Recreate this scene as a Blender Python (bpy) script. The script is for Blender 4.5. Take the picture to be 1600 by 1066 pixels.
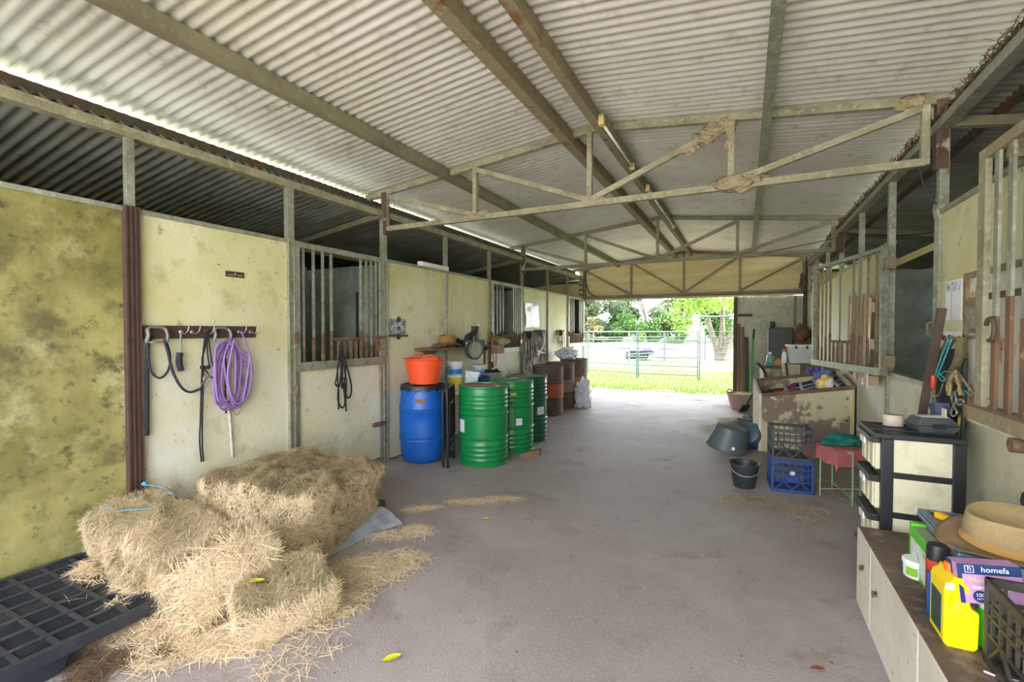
import bpy, math, random
import numpy as np
from mathutils import Matrix, Vector, noise
random.seed(7); RNG = np.random.default_rng(7)
PI = math.pi
for _o in list(bpy.data.objects): bpy.data.objects.remove(_o)
SC = bpy.context.scene; COL = SC.collection

# ------------------------------------------------------------------ camera
FPX, YAW, PIT, CAMH = 734.4, math.radians(26.36), math.radians(1.235), 1.464
cd = bpy.data.cameras.new('camera'); cam = bpy.data.objects.new('camera', cd); COL.objects.link(cam)
cd.sensor_width = 36; cd.lens = FPX/1600*36; cd.clip_start = .05; cd.clip_end = 600
cam.location = (0, 0, CAMH); cam.rotation_euler = (PI/2-PIT, 0, YAW); SC.camera = cam

# ------------------------------------------------------------------ sky, sun, exposure
w = bpy.data.worlds.new('sky'); SC.world = w; w.use_nodes = True
bg = w.node_tree.nodes['Background']; bg.inputs[0].default_value = (.93, .97, 1.06, 1); bg.inputs[1].default_value = 1.5
sd = bpy.data.lights.new('sun', 'SUN'); sd.energy = 3.6; sd.angle = math.radians(4); sd.color = (1, .95, .86)
sun = bpy.data.objects.new('sun', sd); COL.objects.link(sun)
sun.rotation_euler = (math.radians(-6), math.radians(42), 0)      # high sun from the right, over the right-hand stalls
sun.location = (9, 2, 12)
vs = SC.view_settings; vs.view_transform = 'Standard'; vs.look = 'None'; vs.gamma = 1; vs.use_curve_mapping = False
vs.exposure = 2.68

# ------------------------------------------------------------------ helpers
_F = np.array([-math.sin(YAW)*math.cos(PIT), math.cos(YAW)*math.cos(PIT), -math.sin(PIT)])
_R = np.array([math.cos(YAW), math.sin(YAW), 0]); _U = np.cross(_R, _F)
def at(px, py, ax, v):                      # photo pixel -> point on the plane ax = v (wall, floor, shelf ...)
    d = _F+_R*(px-800)/FPX+_U*(533-py)/FPX; o = np.array([0, 0, CAMH]); i = 'xyz'.index(ax)
    return Vector(o+d*((v-o[i])/d[i]))
def S(r, g, b):
    f = lambda c: (c/255/12.92) if c/255 <= .04045 else ((c/255+.055)/1.055)**2.4
    return (f(r), f(g), f(b), 1)

_mats = {}
def M(name, base, rough=.7, metal=0., mix=(), bump=None, alpha=1., trans=0., spec=None, stretch=(1, 1, 1), wave=None, tone=None, transl=0., high=None):
    if name in _mats: return _mats[name]
    m = bpy.data.materials.new(name); m.use_nodes = True; nt = m.node_tree; N = nt.nodes; L = nt.links
    p = N['Principled BSDF']; p.inputs['Roughness'].default_value = rough; p.inputs['Metallic'].default_value = metal
    p.inputs['Base Color'].default_value = base
    if alpha < 1: p.inputs['Alpha'].default_value = alpha
    if trans: p.inputs['Transmission Weight'].default_value = trans
    if spec is not None: p.inputs['Specular IOR Level'].default_value = spec
    tc = N.new('ShaderNodeTexCoord'); oi = N.new('ShaderNodeObjectInfo')
    mu = N.new('ShaderNodeVectorMath'); mu.operation = 'SCALE'; mu.inputs[0].default_value = (7.3, 5.1, 9.7); L.new(oi.outputs['Random'], mu.inputs['Scale'])
    ad = N.new('ShaderNodeVectorMath'); L.new(tc.outputs['Object'], ad.inputs[0]); L.new(mu.outputs[0], ad.inputs[1])
    mp = N.new('ShaderNodeMapping'); mp.inputs['Scale'].default_value = stretch; L.new(ad.outputs[0], mp.inputs[0])
    cur = None
    if tone:
        a = N.new('ShaderNodeAttribute'); a.attribute_name = 'tone'; r = N.new('ShaderNodeValToRGB'); el = r.color_ramp.elements
        while len(el) < len(tone): el.new(.5)
        for i, c in enumerate(tone): el[i].position = i/(len(tone)-1); el[i].color = c
        L.new(a.outputs['Fac'], r.inputs[0]); cur = r.outputs[0]
    for sc, col, lo, hi in mix:
        n = N.new('ShaderNodeTexNoise'); n.inputs['Scale'].default_value = sc; n.inputs['Detail'].default_value = 6; n.inputs['Roughness'].default_value = .62
        L.new(mp.outputs[0], n.inputs['Vector'])
        r = N.new('ShaderNodeValToRGB'); r.color_ramp.elements[0].position = lo; r.color_ramp.elements[1].position = hi
        L.new(n.outputs['Fac'], r.inputs[0])
        x = N.new('ShaderNodeMix'); x.data_type = 'RGBA'
        if cur is None: x.inputs[6].default_value = base
        else: L.new(cur, x.inputs[6])
        x.inputs[7].default_value = col; L.new(r.outputs[0], x.inputs[0]); cur = x.outputs[2]
    if high:                                  # warm bounce light painted into the colour towards the board top, ragged lower edge
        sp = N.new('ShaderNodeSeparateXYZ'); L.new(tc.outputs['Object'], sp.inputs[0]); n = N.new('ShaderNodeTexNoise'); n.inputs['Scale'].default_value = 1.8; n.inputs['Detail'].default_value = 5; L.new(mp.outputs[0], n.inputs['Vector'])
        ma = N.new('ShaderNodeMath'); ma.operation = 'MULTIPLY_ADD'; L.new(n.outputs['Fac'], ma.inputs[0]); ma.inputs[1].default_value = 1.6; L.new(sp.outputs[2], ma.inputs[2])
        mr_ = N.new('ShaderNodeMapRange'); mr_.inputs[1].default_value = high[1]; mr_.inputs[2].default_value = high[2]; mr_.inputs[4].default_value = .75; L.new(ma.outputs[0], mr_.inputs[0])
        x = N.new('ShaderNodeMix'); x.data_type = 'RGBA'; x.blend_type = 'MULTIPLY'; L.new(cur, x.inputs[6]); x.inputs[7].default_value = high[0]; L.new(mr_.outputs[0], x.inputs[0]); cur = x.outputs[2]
    if cur is not None: L.new(cur, p.inputs['Base Color'])
    if bump or wave:
        b = N.new('ShaderNodeBump')
        if bump:
            n = N.new('ShaderNodeTexNoise'); n.inputs['Scale'].default_value = bump[0]; n.inputs['Detail'].default_value = 5; L.new(mp.outputs[0], n.inputs['Vector'])
            L.new(n.outputs['Fac'], b.inputs['Height']); b.inputs['Strength'].default_value = bump[1]
        b.inputs['Distance'].default_value = .02
        L.new(b.outputs[0], p.inputs['Normal'])
        if wave:
            wv = N.new('ShaderNodeTexWave'); wv.bands_direction = wave[0]; wv.inputs['Scale'].default_value = wave[1]; wv.inputs['Distortion'].default_value = wave[3] if len(wave) > 3 else 0
            L.new(tc.outputs['Object'], wv.inputs[0]); b2 = N.new('ShaderNodeBump'); b2.inputs['Strength'].default_value = wave[2]; b2.inputs['Distance'].default_value = .01
            L.new(wv.outputs['Fac'], b2.inputs['Height']); L.new(b.outputs[0], b2.inputs['Normal']); L.new(b2.outputs[0], p.inputs['Normal'])
    if transl:
        t = N.new('ShaderNodeBsdfTranslucent'); ms = N.new('ShaderNodeMixShader'); ms.inputs[0].default_value = transl
        if cur is not None: L.new(cur, t.inputs[0])
        else: t.inputs[0].default_value = base
        L.new(p.outputs[0], ms.inputs[1]); L.new(t.outputs[0], ms.inputs[2]); L.new(ms.outputs[0], N['Material Output'].inputs[0])
    _mats[name] = m; return m

class G:
    def __init__(s): s.v = []; s.f = []
    def add(s, vs, fs):
        n = len(s.v); s.v += [tuple(v) for v in vs]; s.f += [tuple(i+n for i in f) for f in fs]; return s
    def box(s, x0, x1, y0, y1, z0, z1, m=None):
        vs = [Vector((x, y, z)) for z in (z0, z1) for x, y in ((x0, y0), (x1, y0), (x1, y1), (x0, y1))]
        if m is not None: vs = [m@v for v in vs]
        return s.add(vs, [(3, 2, 1, 0), (4, 5, 6, 7), (0, 1, 5, 4), (1, 2, 6, 5), (2, 3, 7, 6), (3, 0, 4, 7)])
    def hexa(s, vs): return s.add(vs, [(3, 2, 1, 0), (4, 5, 6, 7), (0, 1, 5, 4), (1, 2, 6, 5), (2, 3, 7, 6), (3, 0, 4, 7)])
    def bar(s, p, q, wd, ht, up=(0, 0, 1)):
        p = Vector(p); q = Vector(q); d = (q-p).normalized(); up = Vector(up)
        if abs(d.dot(up)) > .98: up = Vector((0, 1, 0))
        a = d.cross(up).normalized()*wd/2; b = a.cross(d).normalized()*ht/2
        return s.hexa([p-a-b, p+a-b, q+a-b, q-a-b, p-a+b, p+a+b, q+a+b, q-a+b])
    def tube(s, pts, r, n=6, closed=False, r2=None, nrm=None):
        pts = [Vector(p) for p in pts]; k = len(pts); n0 = len(s.v); rs = r if isinstance(r, (list, tuple)) else [r]*k
        prev = None
        for i, p in enumerate(pts):
            if closed: t = pts[(i+1) % k]-pts[i-1]
            else: t = pts[min(i+1, k-1)]-pts[max(i-1, 0)]
            if t.length < 1e-9: t = Vector((0, 0, 1))
            t.normalize()
            if nrm is not None: a = Vector(nrm)
            elif prev is not None: a = prev
            else: a = Vector((0, 0, 1)) if abs(t.z) < .9 else Vector((1, 0, 0))
            a = a-t*a.dot(t)
            if a.length < 1e-6: a = t.orthogonal()
            a.normalize(); b = t.cross(a); prev = a
            for j in range(n):
                an = 2*PI*j/n; s.v.append(tuple(p+a*math.cos(an)*(r2 if r2 else rs[i])+b*math.sin(an)*rs[i]))
        for i in range(k if closed else k-1):
            i2 = (i+1) % k
            for j in range(n): s.f.append((n0+i*n+j, n0+i*n+(j+1) % n, n0+i2*n+(j+1) % n, n0+i2*n+j))
        if not closed: s.f.append(tuple(n0+j for j in reversed(range(n)))); s.f.append(tuple(n0+(k-1)*n+j for j in range(n)))
        return s
    def lathe(s, prof, n=24, m=None, sx=1, sy=1, cap=True):
        n0 = len(s.v)
        for r, z in prof:
            for j in range(n):
                a = 2*PI*j/n; v = Vector((r*math.cos(a)*sx, r*math.sin(a)*sy, z)); s.v.append(tuple(m@v if m is not None else v))
        for i in range(len(prof)-1):
            for j in range(n): s.f.append((n0+i*n+j, n0+i*n+(j+1) % n, n0+(i+1)*n+(j+1) % n, n0+(i+1)*n+j))
        if cap: s.f.append(tuple(n0+j for j in reversed(range(n)))); s.f.append(tuple(n0+(len(prof)-1)*n+j for j in range(n)))
        return s
    def prism(s, pts, h, m=None):           # polygon in xy, extruded to z = h
        k = len(pts); vs = [Vector((x, y, 0)) for x, y in pts]+[Vector((x, y, h)) for x, y in pts]
        if m is not None: vs = [m@v for v in vs]
        return s.add(vs, [tuple(reversed(range(k))), tuple(range(k, 2*k))]+[(i, (i+1) % k, k+(i+1) % k, k+i) for i in range(k)])
    def grid(s, fn, nu, nv):
        n0 = len(s.v)
        for j in range(nv+1):
            for i in range(nu+1): s.v.append(tuple(fn(i/nu, j/nv)))
        for j in range(nv):
            for i in range(nu): a = n0+j*(nu+1)+i; s.f.append((a, a+1, a+nu+2, a+nu+1))
        return s
    def blob(s, c, r, sub=2, amp=.25, sc=None, fr=3.):
        import bmesh
        bm = bmesh.new(); bmesh.ops.create_icosphere(bm, subdivisions=sub, radius=1)
        sc = sc or (1, 1, 1); c = Vector(c); n0 = len(s.v)
        for v in bm.verts:
            k = 1+amp*noise.noise(v.co*fr*.6+c*7)*1.6
            s.v.append(tuple(c+Vector((v.co.x*sc[0], v.co.y*sc[1], v.co.z*sc[2]))*r*k))
        bm.verts.index_update(); s.f += [tuple(n0+v.index for v in f.verts) for f in bm.faces]; bm.free(); return s

def tag(o, label=None, cat=None, group=None, kind=None):
    if label: o['label'] = label
    if cat: o['category'] = cat
    if group: o['group'] = group
    if kind: o['kind'] = kind
    return o
def mesh(name, g, m, smooth=False):
    me = bpy.data.meshes.new(name); me.from_pydata(g.v, [], g.f)
    if m: me.materials.append(m)
    if smooth: me.polygons.foreach_set('use_smooth', [True]*len(me.polygons))
    me.update(); return me
def obj(name, g, m, parent=None, smooth=False, bevel=0, label=None, loc=None, rot=None, auto=False):
    o = bpy.data.objects.new(name, g if isinstance(g, bpy.types.Mesh) else mesh(name, g, m, smooth or auto)); COL.objects.link(o)
    if parent is not None: o.parent = parent
    if loc is not None: o.location = loc
    if rot is not None: o.rotation_euler = rot
    if bevel:
        b = o.modifiers.new('bevel', 'BEVEL'); b.width = bevel; b.segments = 2; b.limit_method = 'ANGLE'
    if auto: o.data.set_sharp_from_angle(angle=math.radians(40))
    if label: o['label'] = label
    return o
def thing(name, label, cat, loc=(0, 0, 0), rotz=0, group=None, kind=None):
    o = bpy.data.objects.new(name, None); COL.objects.link(o); o.location = loc; o.rotation_euler = (0, 0, rotz); o.empty_display_size = .1
    return tag(o, label, cat, group, kind)
def wpart(name, g, m, parent, **k):          # part whose geometry is in world coordinates
    o = obj(name, g, m, parent, **k)
    top = parent
    mw = Matrix.Identity(4); ch = []
    while top is not None: ch.append(top); top = top.parent
    for t in reversed(ch): mw = mw@t.matrix_parent_inverse@Matrix.LocRotScale(t.location, t.rotation_euler, t.scale)
    o.matrix_parent_inverse = mw.inverted(); return o
def one(name, g, m, label, cat, group=None, **k):   # thing that is one mesh; origin moved to its base
    V = np.array(g.v); c = (V.min(0)+V.max(0))/2; c[2] = V[:, 2].min()
    g.v = [tuple(p) for p in V-c]; o = obj(name, g, m, **k); o.location = Vector(c); return tag(o, label, cat, group)
def copy_tree(o, parent=None):
    c = o.copy(); COL.objects.link(c); c.parent = parent
    if parent is not None: c.matrix_parent_inverse = o.matrix_parent_inverse.copy()
    for ch in list(o.children): copy_tree(ch, c)
    return c
def struct(name, g, m, **k): return tag(obj(name, g, m, **k), kind='structure')
def text(body, size, m, parent, mat4, name='lettering', ext=.0004):
    cu = bpy.data.curves.new('t', 'FONT'); cu.body = body; cu.size = size; cu.extrude = ext; cu.align_x = 'CENTER'; cu.align_y = 'CENTER'; cu.resolution_u = 3
    t = bpy.data.objects.new('t', cu); COL.objects.link(t); dg = bpy.context.evaluated_depsgraph_get(); dg.update()
    me = bpy.data.meshes.new_from_object(t.evaluated_get(dg)); bpy.data.objects.remove(t); me.materials.clear(); me.materials.append(m)
    me.transform(mat4); o = bpy.data.objects.new(name, me); COL.objects.link(o); o.parent = parent; return o
def bez(pts, n=8):                            # smooth path through points
    P = [Vector(p) for p in pts]; out = []
    for i in range(len(P)-1):
        a = P[max(i-1, 0)]; b = P[i]; c = P[i+1]; d = P[min(i+2, len(P)-1)]
        for k in range(n):
            t = k/n; out.append(.5*((2*b)+(c-a)*t+(2*a-5*b+4*c-d)*t*t+(3*b-a-3*c+d)*t**3))
    return out+[P[-1]]
T = Matrix.Translation
def cut(o, g):                                # boolean difference baked into the mesh
    c = bpy.data.objects.new('cutter', mesh('cutter', g, None)); COL.objects.link(c); c.parent = o.parent
    md = o.modifiers.new('cut', 'BOOLEAN'); md.object = c; md.operation = 'DIFFERENCE'; dg = bpy.context.evaluated_depsgraph_get(); dg.update()
    me = bpy.data.meshes.new_from_object(o.evaluated_get(dg)); o.modifiers.clear(); o.data = me; bpy.data.objects.remove(c)
def RX(a): return Matrix.Rotation(a, 4, 'X')
def RY(a): return Matrix.Rotation(a, 4, 'Y')
def RZ(a): return Matrix.Rotation(a, 4, 'Z')

def np_mesh(name, V, F, tone, m):             # V (n,3), F (k,4) ints, tone per vertex
    me = bpy.data.meshes.new(name); me.vertices.add(len(V)); me.vertices.foreach_set('co', V.astype(np.float32).ravel())
    k = F.shape[1]; me.loops.add(F.size); me.loops.foreach_set('vertex_index', F.astype(np.int32).ravel())
    me.polygons.add(len(F)); me.polygons.foreach_set('loop_start', np.arange(len(F), dtype=np.int32)*k)
    at_ = me.attributes.new('tone', 'FLOAT', 'POINT'); at_.data.foreach_set('value', tone.astype(np.float32))
    me.materials.append(m); me.update(calc_edges=True); return me
def strands(P, Nn, D, length, width, tone, lift=.25):   # bent straw blades: root, normal, direction
    n = len(P); Wd = np.cross(D, Nn); Wd /= np.linalg.norm(Wd, axis=1)[:, None]+1e-9
    l = length[:, None]; a = P-D*l*.5; b = P+Nn*l*lift*RNG.uniform(.2, 1, (n, 1)); c = P+D*l*.5+Nn*l*lift*RNG.uniform(-.3, .7, (n, 1))
    h = Wd*width[:, None]/2
    V = np.stack([a-h*.6, a+h*.6, b-h, b+h, c-h*.4, c+h*.4], 1).reshape(-1, 3); i = np.arange(n)[:, None]*6
    F = np.concatenate([i+np.array([[0, 1, 3, 2]]), i+np.array([[2, 3, 5, 4]])], 0); return V, F, np.repeat(tone, 6)
# ------------------------------------------------------------------ materials
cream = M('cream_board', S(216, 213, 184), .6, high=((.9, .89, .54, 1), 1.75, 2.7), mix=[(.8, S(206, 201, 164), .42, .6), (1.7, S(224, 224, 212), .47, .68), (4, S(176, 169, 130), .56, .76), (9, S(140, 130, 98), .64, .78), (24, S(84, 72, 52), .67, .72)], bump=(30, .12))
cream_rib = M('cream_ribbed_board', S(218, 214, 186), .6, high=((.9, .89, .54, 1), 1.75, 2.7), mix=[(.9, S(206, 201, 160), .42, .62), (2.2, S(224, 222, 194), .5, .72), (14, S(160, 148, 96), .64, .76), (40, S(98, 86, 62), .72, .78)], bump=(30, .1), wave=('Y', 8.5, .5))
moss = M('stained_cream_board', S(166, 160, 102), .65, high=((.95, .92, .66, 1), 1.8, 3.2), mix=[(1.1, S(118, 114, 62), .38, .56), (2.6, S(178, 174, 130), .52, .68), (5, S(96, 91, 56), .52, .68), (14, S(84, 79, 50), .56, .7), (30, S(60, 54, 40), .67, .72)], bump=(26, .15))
galv = M('galvanised_steel', S(150, 152, 134), .5, .35, mix=[(6, S(120, 118, 92), .45, .7), (30, S(178, 180, 160), .5, .7), (9, S(112, 84, 56), .64, .78)], bump=(60, .12))
dusty = M('dusty_galvanised_steel', S(152, 148, 118), .75, .1, mix=[(5, S(124, 118, 90), .42, .66), (28, S(178, 172, 140), .52, .7), (8, S(112, 82, 54), .62, .76)], bump=(70, .35))
purl = M('dull_purlin_steel', S(134, 128, 100), .7, .15, mix=[(4, S(108, 102, 78), .4, .7), (20, S(150, 144, 106), .55, .72)], bump=(50, .15))
rusty = M('rusty_steel', S(140, 128, 98), .8, .1, mix=[(6, S(128, 84, 50), .54, .68), (22, S(164, 148, 112), .54, .7), (14, S(78, 52, 34), .6, .74)], bump=(50, .35))
rustbar = M('rust_brown_steel', S(116, 92, 70), .85, .05, mix=[(8, S(92, 68, 50), .4, .66), (20, S(156, 136, 106), .56, .7)], bump=(60, .3))
darkbeam = M('dark_weathered_steel', S(84, 76, 56), .8, .1, mix=[(5, S(112, 66, 40), .52, .7), (16, S(60, 56, 44), .5, .7)], bump=(40, .3))
redpost = M('red_brown_paint', S(80, 56, 50), .7, mix=[(18, S(62, 44, 40), .45, .7), (60, S(126, 104, 92), .68, .76)], bump=(50, .15))
peel = M('peeling_red_paint', S(88, 62, 52), .75, mix=[(5, S(176, 166, 138), .55, .6), (12, S(70, 44, 34), .5, .7)], bump=(30, .3))
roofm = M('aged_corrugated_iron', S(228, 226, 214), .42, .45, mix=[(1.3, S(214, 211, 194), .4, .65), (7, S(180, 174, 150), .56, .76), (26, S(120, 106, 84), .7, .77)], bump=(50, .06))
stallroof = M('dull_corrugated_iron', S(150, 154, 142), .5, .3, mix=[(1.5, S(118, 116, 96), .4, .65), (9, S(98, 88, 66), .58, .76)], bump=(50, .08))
concrete = M('dusty_concrete_floor', S(162, 153, 152), .65, spec=.5, mix=[(.35, S(144, 134, 132), .4, .62), (1.3, S(168, 160, 158), .48, .72), (3.5, S(124, 112, 106), .55, .76), (60, S(170, 162, 158), .55, .7), (140, S(112, 100, 94), .62, .74)], bump=(90, .2))
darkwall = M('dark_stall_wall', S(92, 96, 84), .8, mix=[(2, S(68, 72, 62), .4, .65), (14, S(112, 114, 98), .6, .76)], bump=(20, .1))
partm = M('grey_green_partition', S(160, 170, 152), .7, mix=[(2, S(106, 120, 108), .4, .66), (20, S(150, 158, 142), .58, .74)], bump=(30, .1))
doorgrey = M('mottled_grey_door_sheet', S(180, 182, 160), .7, mix=[(1.6, S(146, 150, 128), .42, .64), (9, S(196, 196, 174), .52, .7), (30, S(110, 108, 90), .64, .74)], bump=(30, .15))
gable = M('yellow_weatherboard', S(226, 212, 158), .7, mix=[(1.4, S(206, 188, 124), .42, .66), (8, S(230, 220, 176), .55, .72), (26, S(110, 96, 60), .68, .76)], bump=(30, .15), stretch=(.4, 1, 2))
grass = M('mown_grass', S(78, 104, 42), .9, mix=[(.25, S(98, 116, 54), .42, .6), (.6, S(130, 122, 88), .58, .72), (3, S(64, 92, 34), .5, .72), (30, S(94, 120, 52), .5, .7)], bump=(60, .5))
gravel = M('pale_arena_sand', S(186, 178, 172), .9, mix=[(.3, S(172, 164, 158), .4, .7), (8, S(196, 190, 184), .5, .7)], bump=(40, .2))
dirt = M('bare_dirt', S(136, 116, 92), .95, mix=[(2, S(110, 92, 70), .4, .65), (9, S(164, 146, 118), .5, .7), (30, S(84, 68, 50), .6, .74)], bump=(30, .6))
black = M('black_plastic', S(34, 34, 36), .45, mix=[(10, S(52, 50, 48), .55, .75)])
blackmat = M('black_webbing', S(30, 30, 34), .8, mix=[(40, S(48, 46, 46), .5, .7)])
brownlea = M('brown_leather', S(82, 62, 46), .6, mix=[(12, S(52, 40, 32), .45, .7)])
chrome = M('bright_metal', S(158, 158, 152), .3, .85)
brass = M('brass_metal', S(176, 140, 70), .35, .8)
wood = M('brown_timber', S(122, 94, 66), .75, mix=[(3, S(92, 68, 46), .4, .66), (24, S(142, 116, 86), .55, .72)], bump=(30, .2), stretch=(1, 1, .25))
white = M('white_plastic', S(226, 226, 220), .45, mix=[(8, S(204, 204, 196), .5, .75)])

# ------------------------------------------------------------------ setting: layout of the shed
XL, XR, YE, YN = -3.59, 1.147, 11.247, -1.6
PY = [1.647+1.2*k for k in range(-3, 9)]; P = lambda k: 1.647+1.2*k
XO, XOR = -7.2, 4.8                               # outer walls of the stalls
XC = -1.22; ZR, ZE = 3.262, 3.008                 # roof ridge and eave (underside)
def zroof(x): return ZR-(ZR-ZE)*abs(x-XC)/2.37
def zstall(x): return 2.78-.148*(-3.55-x) if x < 0 else 2.865-.148*(x-1.10)

struct('floor', G().box(XO, XOR, YN-1.2, YE+.22, -.12, 0), concrete)
def ground(u, v): return Vector((-140+280*u, -60+190*v, -.07))
struct('ground', G().grid(ground, 20, 20), grass)
struct('ground_arena', G().add([(-60, 23, -.06), (40, 27.5, -.06), (60, 58, -.06), (-80, 58, -.06)], [(0, 1, 2, 3)]), gravel)
struct('ground_bounce_yard', G().add([(-30, -40, -.06), (30, -40, -.06), (30, YN-1.2, -.06), (-30, YN-1.2, -.06)], [(0, 1, 2, 3)]), M('pale_bounce_yard', S(216, 211, 204), .85, mix=[(.4, S(200, 195, 188), .4, .65), (9, S(224, 220, 214), .5, .7)]))  # unseen pale yard added behind the camera to bounce light inside
g = G()
def dstrip(u, v):
    x = -9+18*u; e = .35*noise.noise(Vector((x*.8, 3, 1)))+.15*noise.noise(Vector((x*3, 1, 4)))
    return Vector((x, YE+.2+(.85+e)*v, -.045+.03*noise.noise(Vector((x*2, v*3, 0)))))
struct('ground_dirt', g.grid(dstrip, 90, 8), dirt)

# ---- corrugated roofs, sheet by sheet
def corr_sheet(x0, z0, x1, z1, wdt=.806, n=10.6, amp=.011):
    g = G(); seg = 85; nu = seg; d = Vector((x1-x0, 0, z1-z0)); up = Vector((-(z1-z0), 0, x1-x0)).normalized()
    if up.z < 0: up = -up
    g.grid(lambda u, v: Vector((x0, 0, z0))+d*v+Vector((0, u*(wdt+.0), 0))+up*(amp*math.cos(2*PI*n*u)+amp), nu, 3)
    return g
roof = thing('ceiling', None, None, kind='structure')
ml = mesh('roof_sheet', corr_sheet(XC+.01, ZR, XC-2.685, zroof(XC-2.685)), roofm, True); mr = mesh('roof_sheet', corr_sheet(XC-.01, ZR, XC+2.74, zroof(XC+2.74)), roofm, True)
ns = int((YE+.35-YN)/.76)+1
for i in range(ns):
    for me in (ml, mr): obj('roof_sheet', me, None, roof, loc=(0, YN+i*.76, .0015*(i % 2)))
obj('ridge_cap', G().hexa([(XC-.2, YN, ZR+.02), (XC, YN, ZR+.05), (XC, YN+ns*.76, ZR+.05), (XC-.2, YN+ns*.76, ZR+.02), (XC-.2, YN, ZR+.03), (XC, YN, ZR+.06), (XC, YN+ns*.76, ZR+.06), (XC-.2, YN+ns*.76, ZR+.03)]), roofm, roof)
obj('ridge_cap', G().hexa([(XC, YN, ZR+.05), (XC+.2, YN, ZR+.02), (XC+.2, YN+ns*.76, ZR+.02), (XC, YN+ns*.76, ZR+.05), (XC, YN, ZR+.06), (XC+.2, YN, ZR+.03), (XC+.2, YN+ns*.76, ZR+.03), (XC, YN+ns*.76, ZR+.06)]), roofm, roof)
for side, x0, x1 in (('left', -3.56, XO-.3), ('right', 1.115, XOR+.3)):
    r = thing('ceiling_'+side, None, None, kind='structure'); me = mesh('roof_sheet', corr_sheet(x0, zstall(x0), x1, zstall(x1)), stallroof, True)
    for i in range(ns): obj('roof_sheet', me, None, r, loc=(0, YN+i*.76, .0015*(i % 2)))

# ---- walls
def wall_panel(parent, x, y0, y1, z0, z1, m, t=.035, label=None):
    return obj('wall_panel', G().box(-t/2, t/2, 0, y1-y0, 0, z1-z0), m, parent, loc=(x, y0, z0), label=label)
ZW = 2.235
wl = thing('wall_left', None, None, kind='structure')
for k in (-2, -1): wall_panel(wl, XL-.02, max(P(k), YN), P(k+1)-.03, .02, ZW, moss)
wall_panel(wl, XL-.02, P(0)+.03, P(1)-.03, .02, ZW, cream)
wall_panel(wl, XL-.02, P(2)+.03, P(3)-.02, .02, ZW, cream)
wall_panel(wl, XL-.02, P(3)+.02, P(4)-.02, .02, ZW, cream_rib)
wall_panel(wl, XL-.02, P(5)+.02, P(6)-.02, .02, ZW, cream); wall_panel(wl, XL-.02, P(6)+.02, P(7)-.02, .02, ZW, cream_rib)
obj('top_rail', G().box(XL-.05, XL+.012, YN, P(1)-.03, ZW, ZW+.03), galv, wl)
obj('top_rail', G().box(XL-.05, XL+.012, P(2)+.03, P(4)-.03, ZW, ZW+.03), galv, wl); obj('top_rail', G().box(XL-.05, XL+.012, P(5)+.03, P(7)-.03, ZW, ZW+.03), galv, wl)
for k in range(-1, 9):
    if k == 0:
        g = G().box(XL-.03, XL+.035, P(0)-.042, P(0)+.042, 0, 2.27)
        for dy in (-.042, -.014, .012, .030): g.box(XL+.035, XL+.043, P(0)+dy, P(0)+dy+.012, 0, 2.27)
        obj('post', g, redpost, wl); obj('post', G().box(XL-.02, XL+.025, P(0)-.022, P(0)+.022, 2.27, 2.712), galv, wl)
    else:
        w_ = .032 if k in (1, 2) else .02
        g = G().box(XL-.03, XL+.02, P(k)-w_, P(k)+w_, 0, 2.712)
        if k in (1, 2): g.box(XL+.02, XL+.03, P(k)-w_, P(k)-w_+.012, 0, 2.27); g.box(XL+.02, XL+.03, P(k)+w_-.012, P(k)+w_, 0, 2.27)
        obj('post', g, galv if k < 4 else purl, wl)
wr = thing('wall_right', None, None, kind='structure')
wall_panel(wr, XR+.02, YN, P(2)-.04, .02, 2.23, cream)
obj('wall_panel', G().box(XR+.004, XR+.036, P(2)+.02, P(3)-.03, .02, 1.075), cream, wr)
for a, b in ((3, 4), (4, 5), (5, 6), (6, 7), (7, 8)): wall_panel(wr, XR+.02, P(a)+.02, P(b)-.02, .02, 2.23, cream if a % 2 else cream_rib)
obj('top_rail', G().box(XR-.012, XR+.05, YN, P(2)-.03, 2.23, 2.262), galv, wr); obj('top_rail', G().box(XR-.012, XR+.05, P(3), P(8), 2.23, 2.262), galv, wr)
obj('ledge', G().box(XR-.02, XR+.05, P(2)+.02, P(3)-.03, 1.075, 1.105), galv, wr)
for k in range(-1, 9): obj('post', G().box(XR-.015, XR+.035, P(k)-.028, P(k)+.028, 0, 2.82), galv, wr)
bend = G().tube([(XR+.0, P(2)-.0, 0), (XR+.0, P(2), 2.2), (XR-.012, P(2), 2.26), (XR+.004, P(2), 2.34)], .03, 6); obj('post', bend, galv, wr)
# stall interiors
wo = thing('wall_stalls', None, None, kind='structure')
obj('back_wall', G().box(XO-.05, XO, YN, YE+.05, 0, 2.42), darkwall, wo); obj('back_wall', G().box(XOR, XOR+.05, YN, YE+.05, 0, 1.95), darkwall, wo)  # right back wall left low, open strip added to light the stall roof
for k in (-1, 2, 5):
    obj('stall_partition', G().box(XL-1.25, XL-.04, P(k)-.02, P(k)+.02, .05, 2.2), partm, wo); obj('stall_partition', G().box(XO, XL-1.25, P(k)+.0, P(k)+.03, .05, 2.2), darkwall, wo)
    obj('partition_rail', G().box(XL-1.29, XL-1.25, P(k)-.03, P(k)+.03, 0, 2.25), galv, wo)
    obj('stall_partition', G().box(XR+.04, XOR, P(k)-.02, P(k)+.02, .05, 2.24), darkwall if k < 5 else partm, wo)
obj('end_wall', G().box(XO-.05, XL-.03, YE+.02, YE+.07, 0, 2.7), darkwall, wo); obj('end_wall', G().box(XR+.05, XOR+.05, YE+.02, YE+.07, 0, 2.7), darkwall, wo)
obj('end_wall', G().box(XO-.05, XL-.03, YN-.05, YN, 0, 2.6), darkwall, wo); obj('end_wall', G().box(XR+.05, XOR+.05, YN-.05, YN, 0, 2.6), darkwall, wo)
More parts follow.
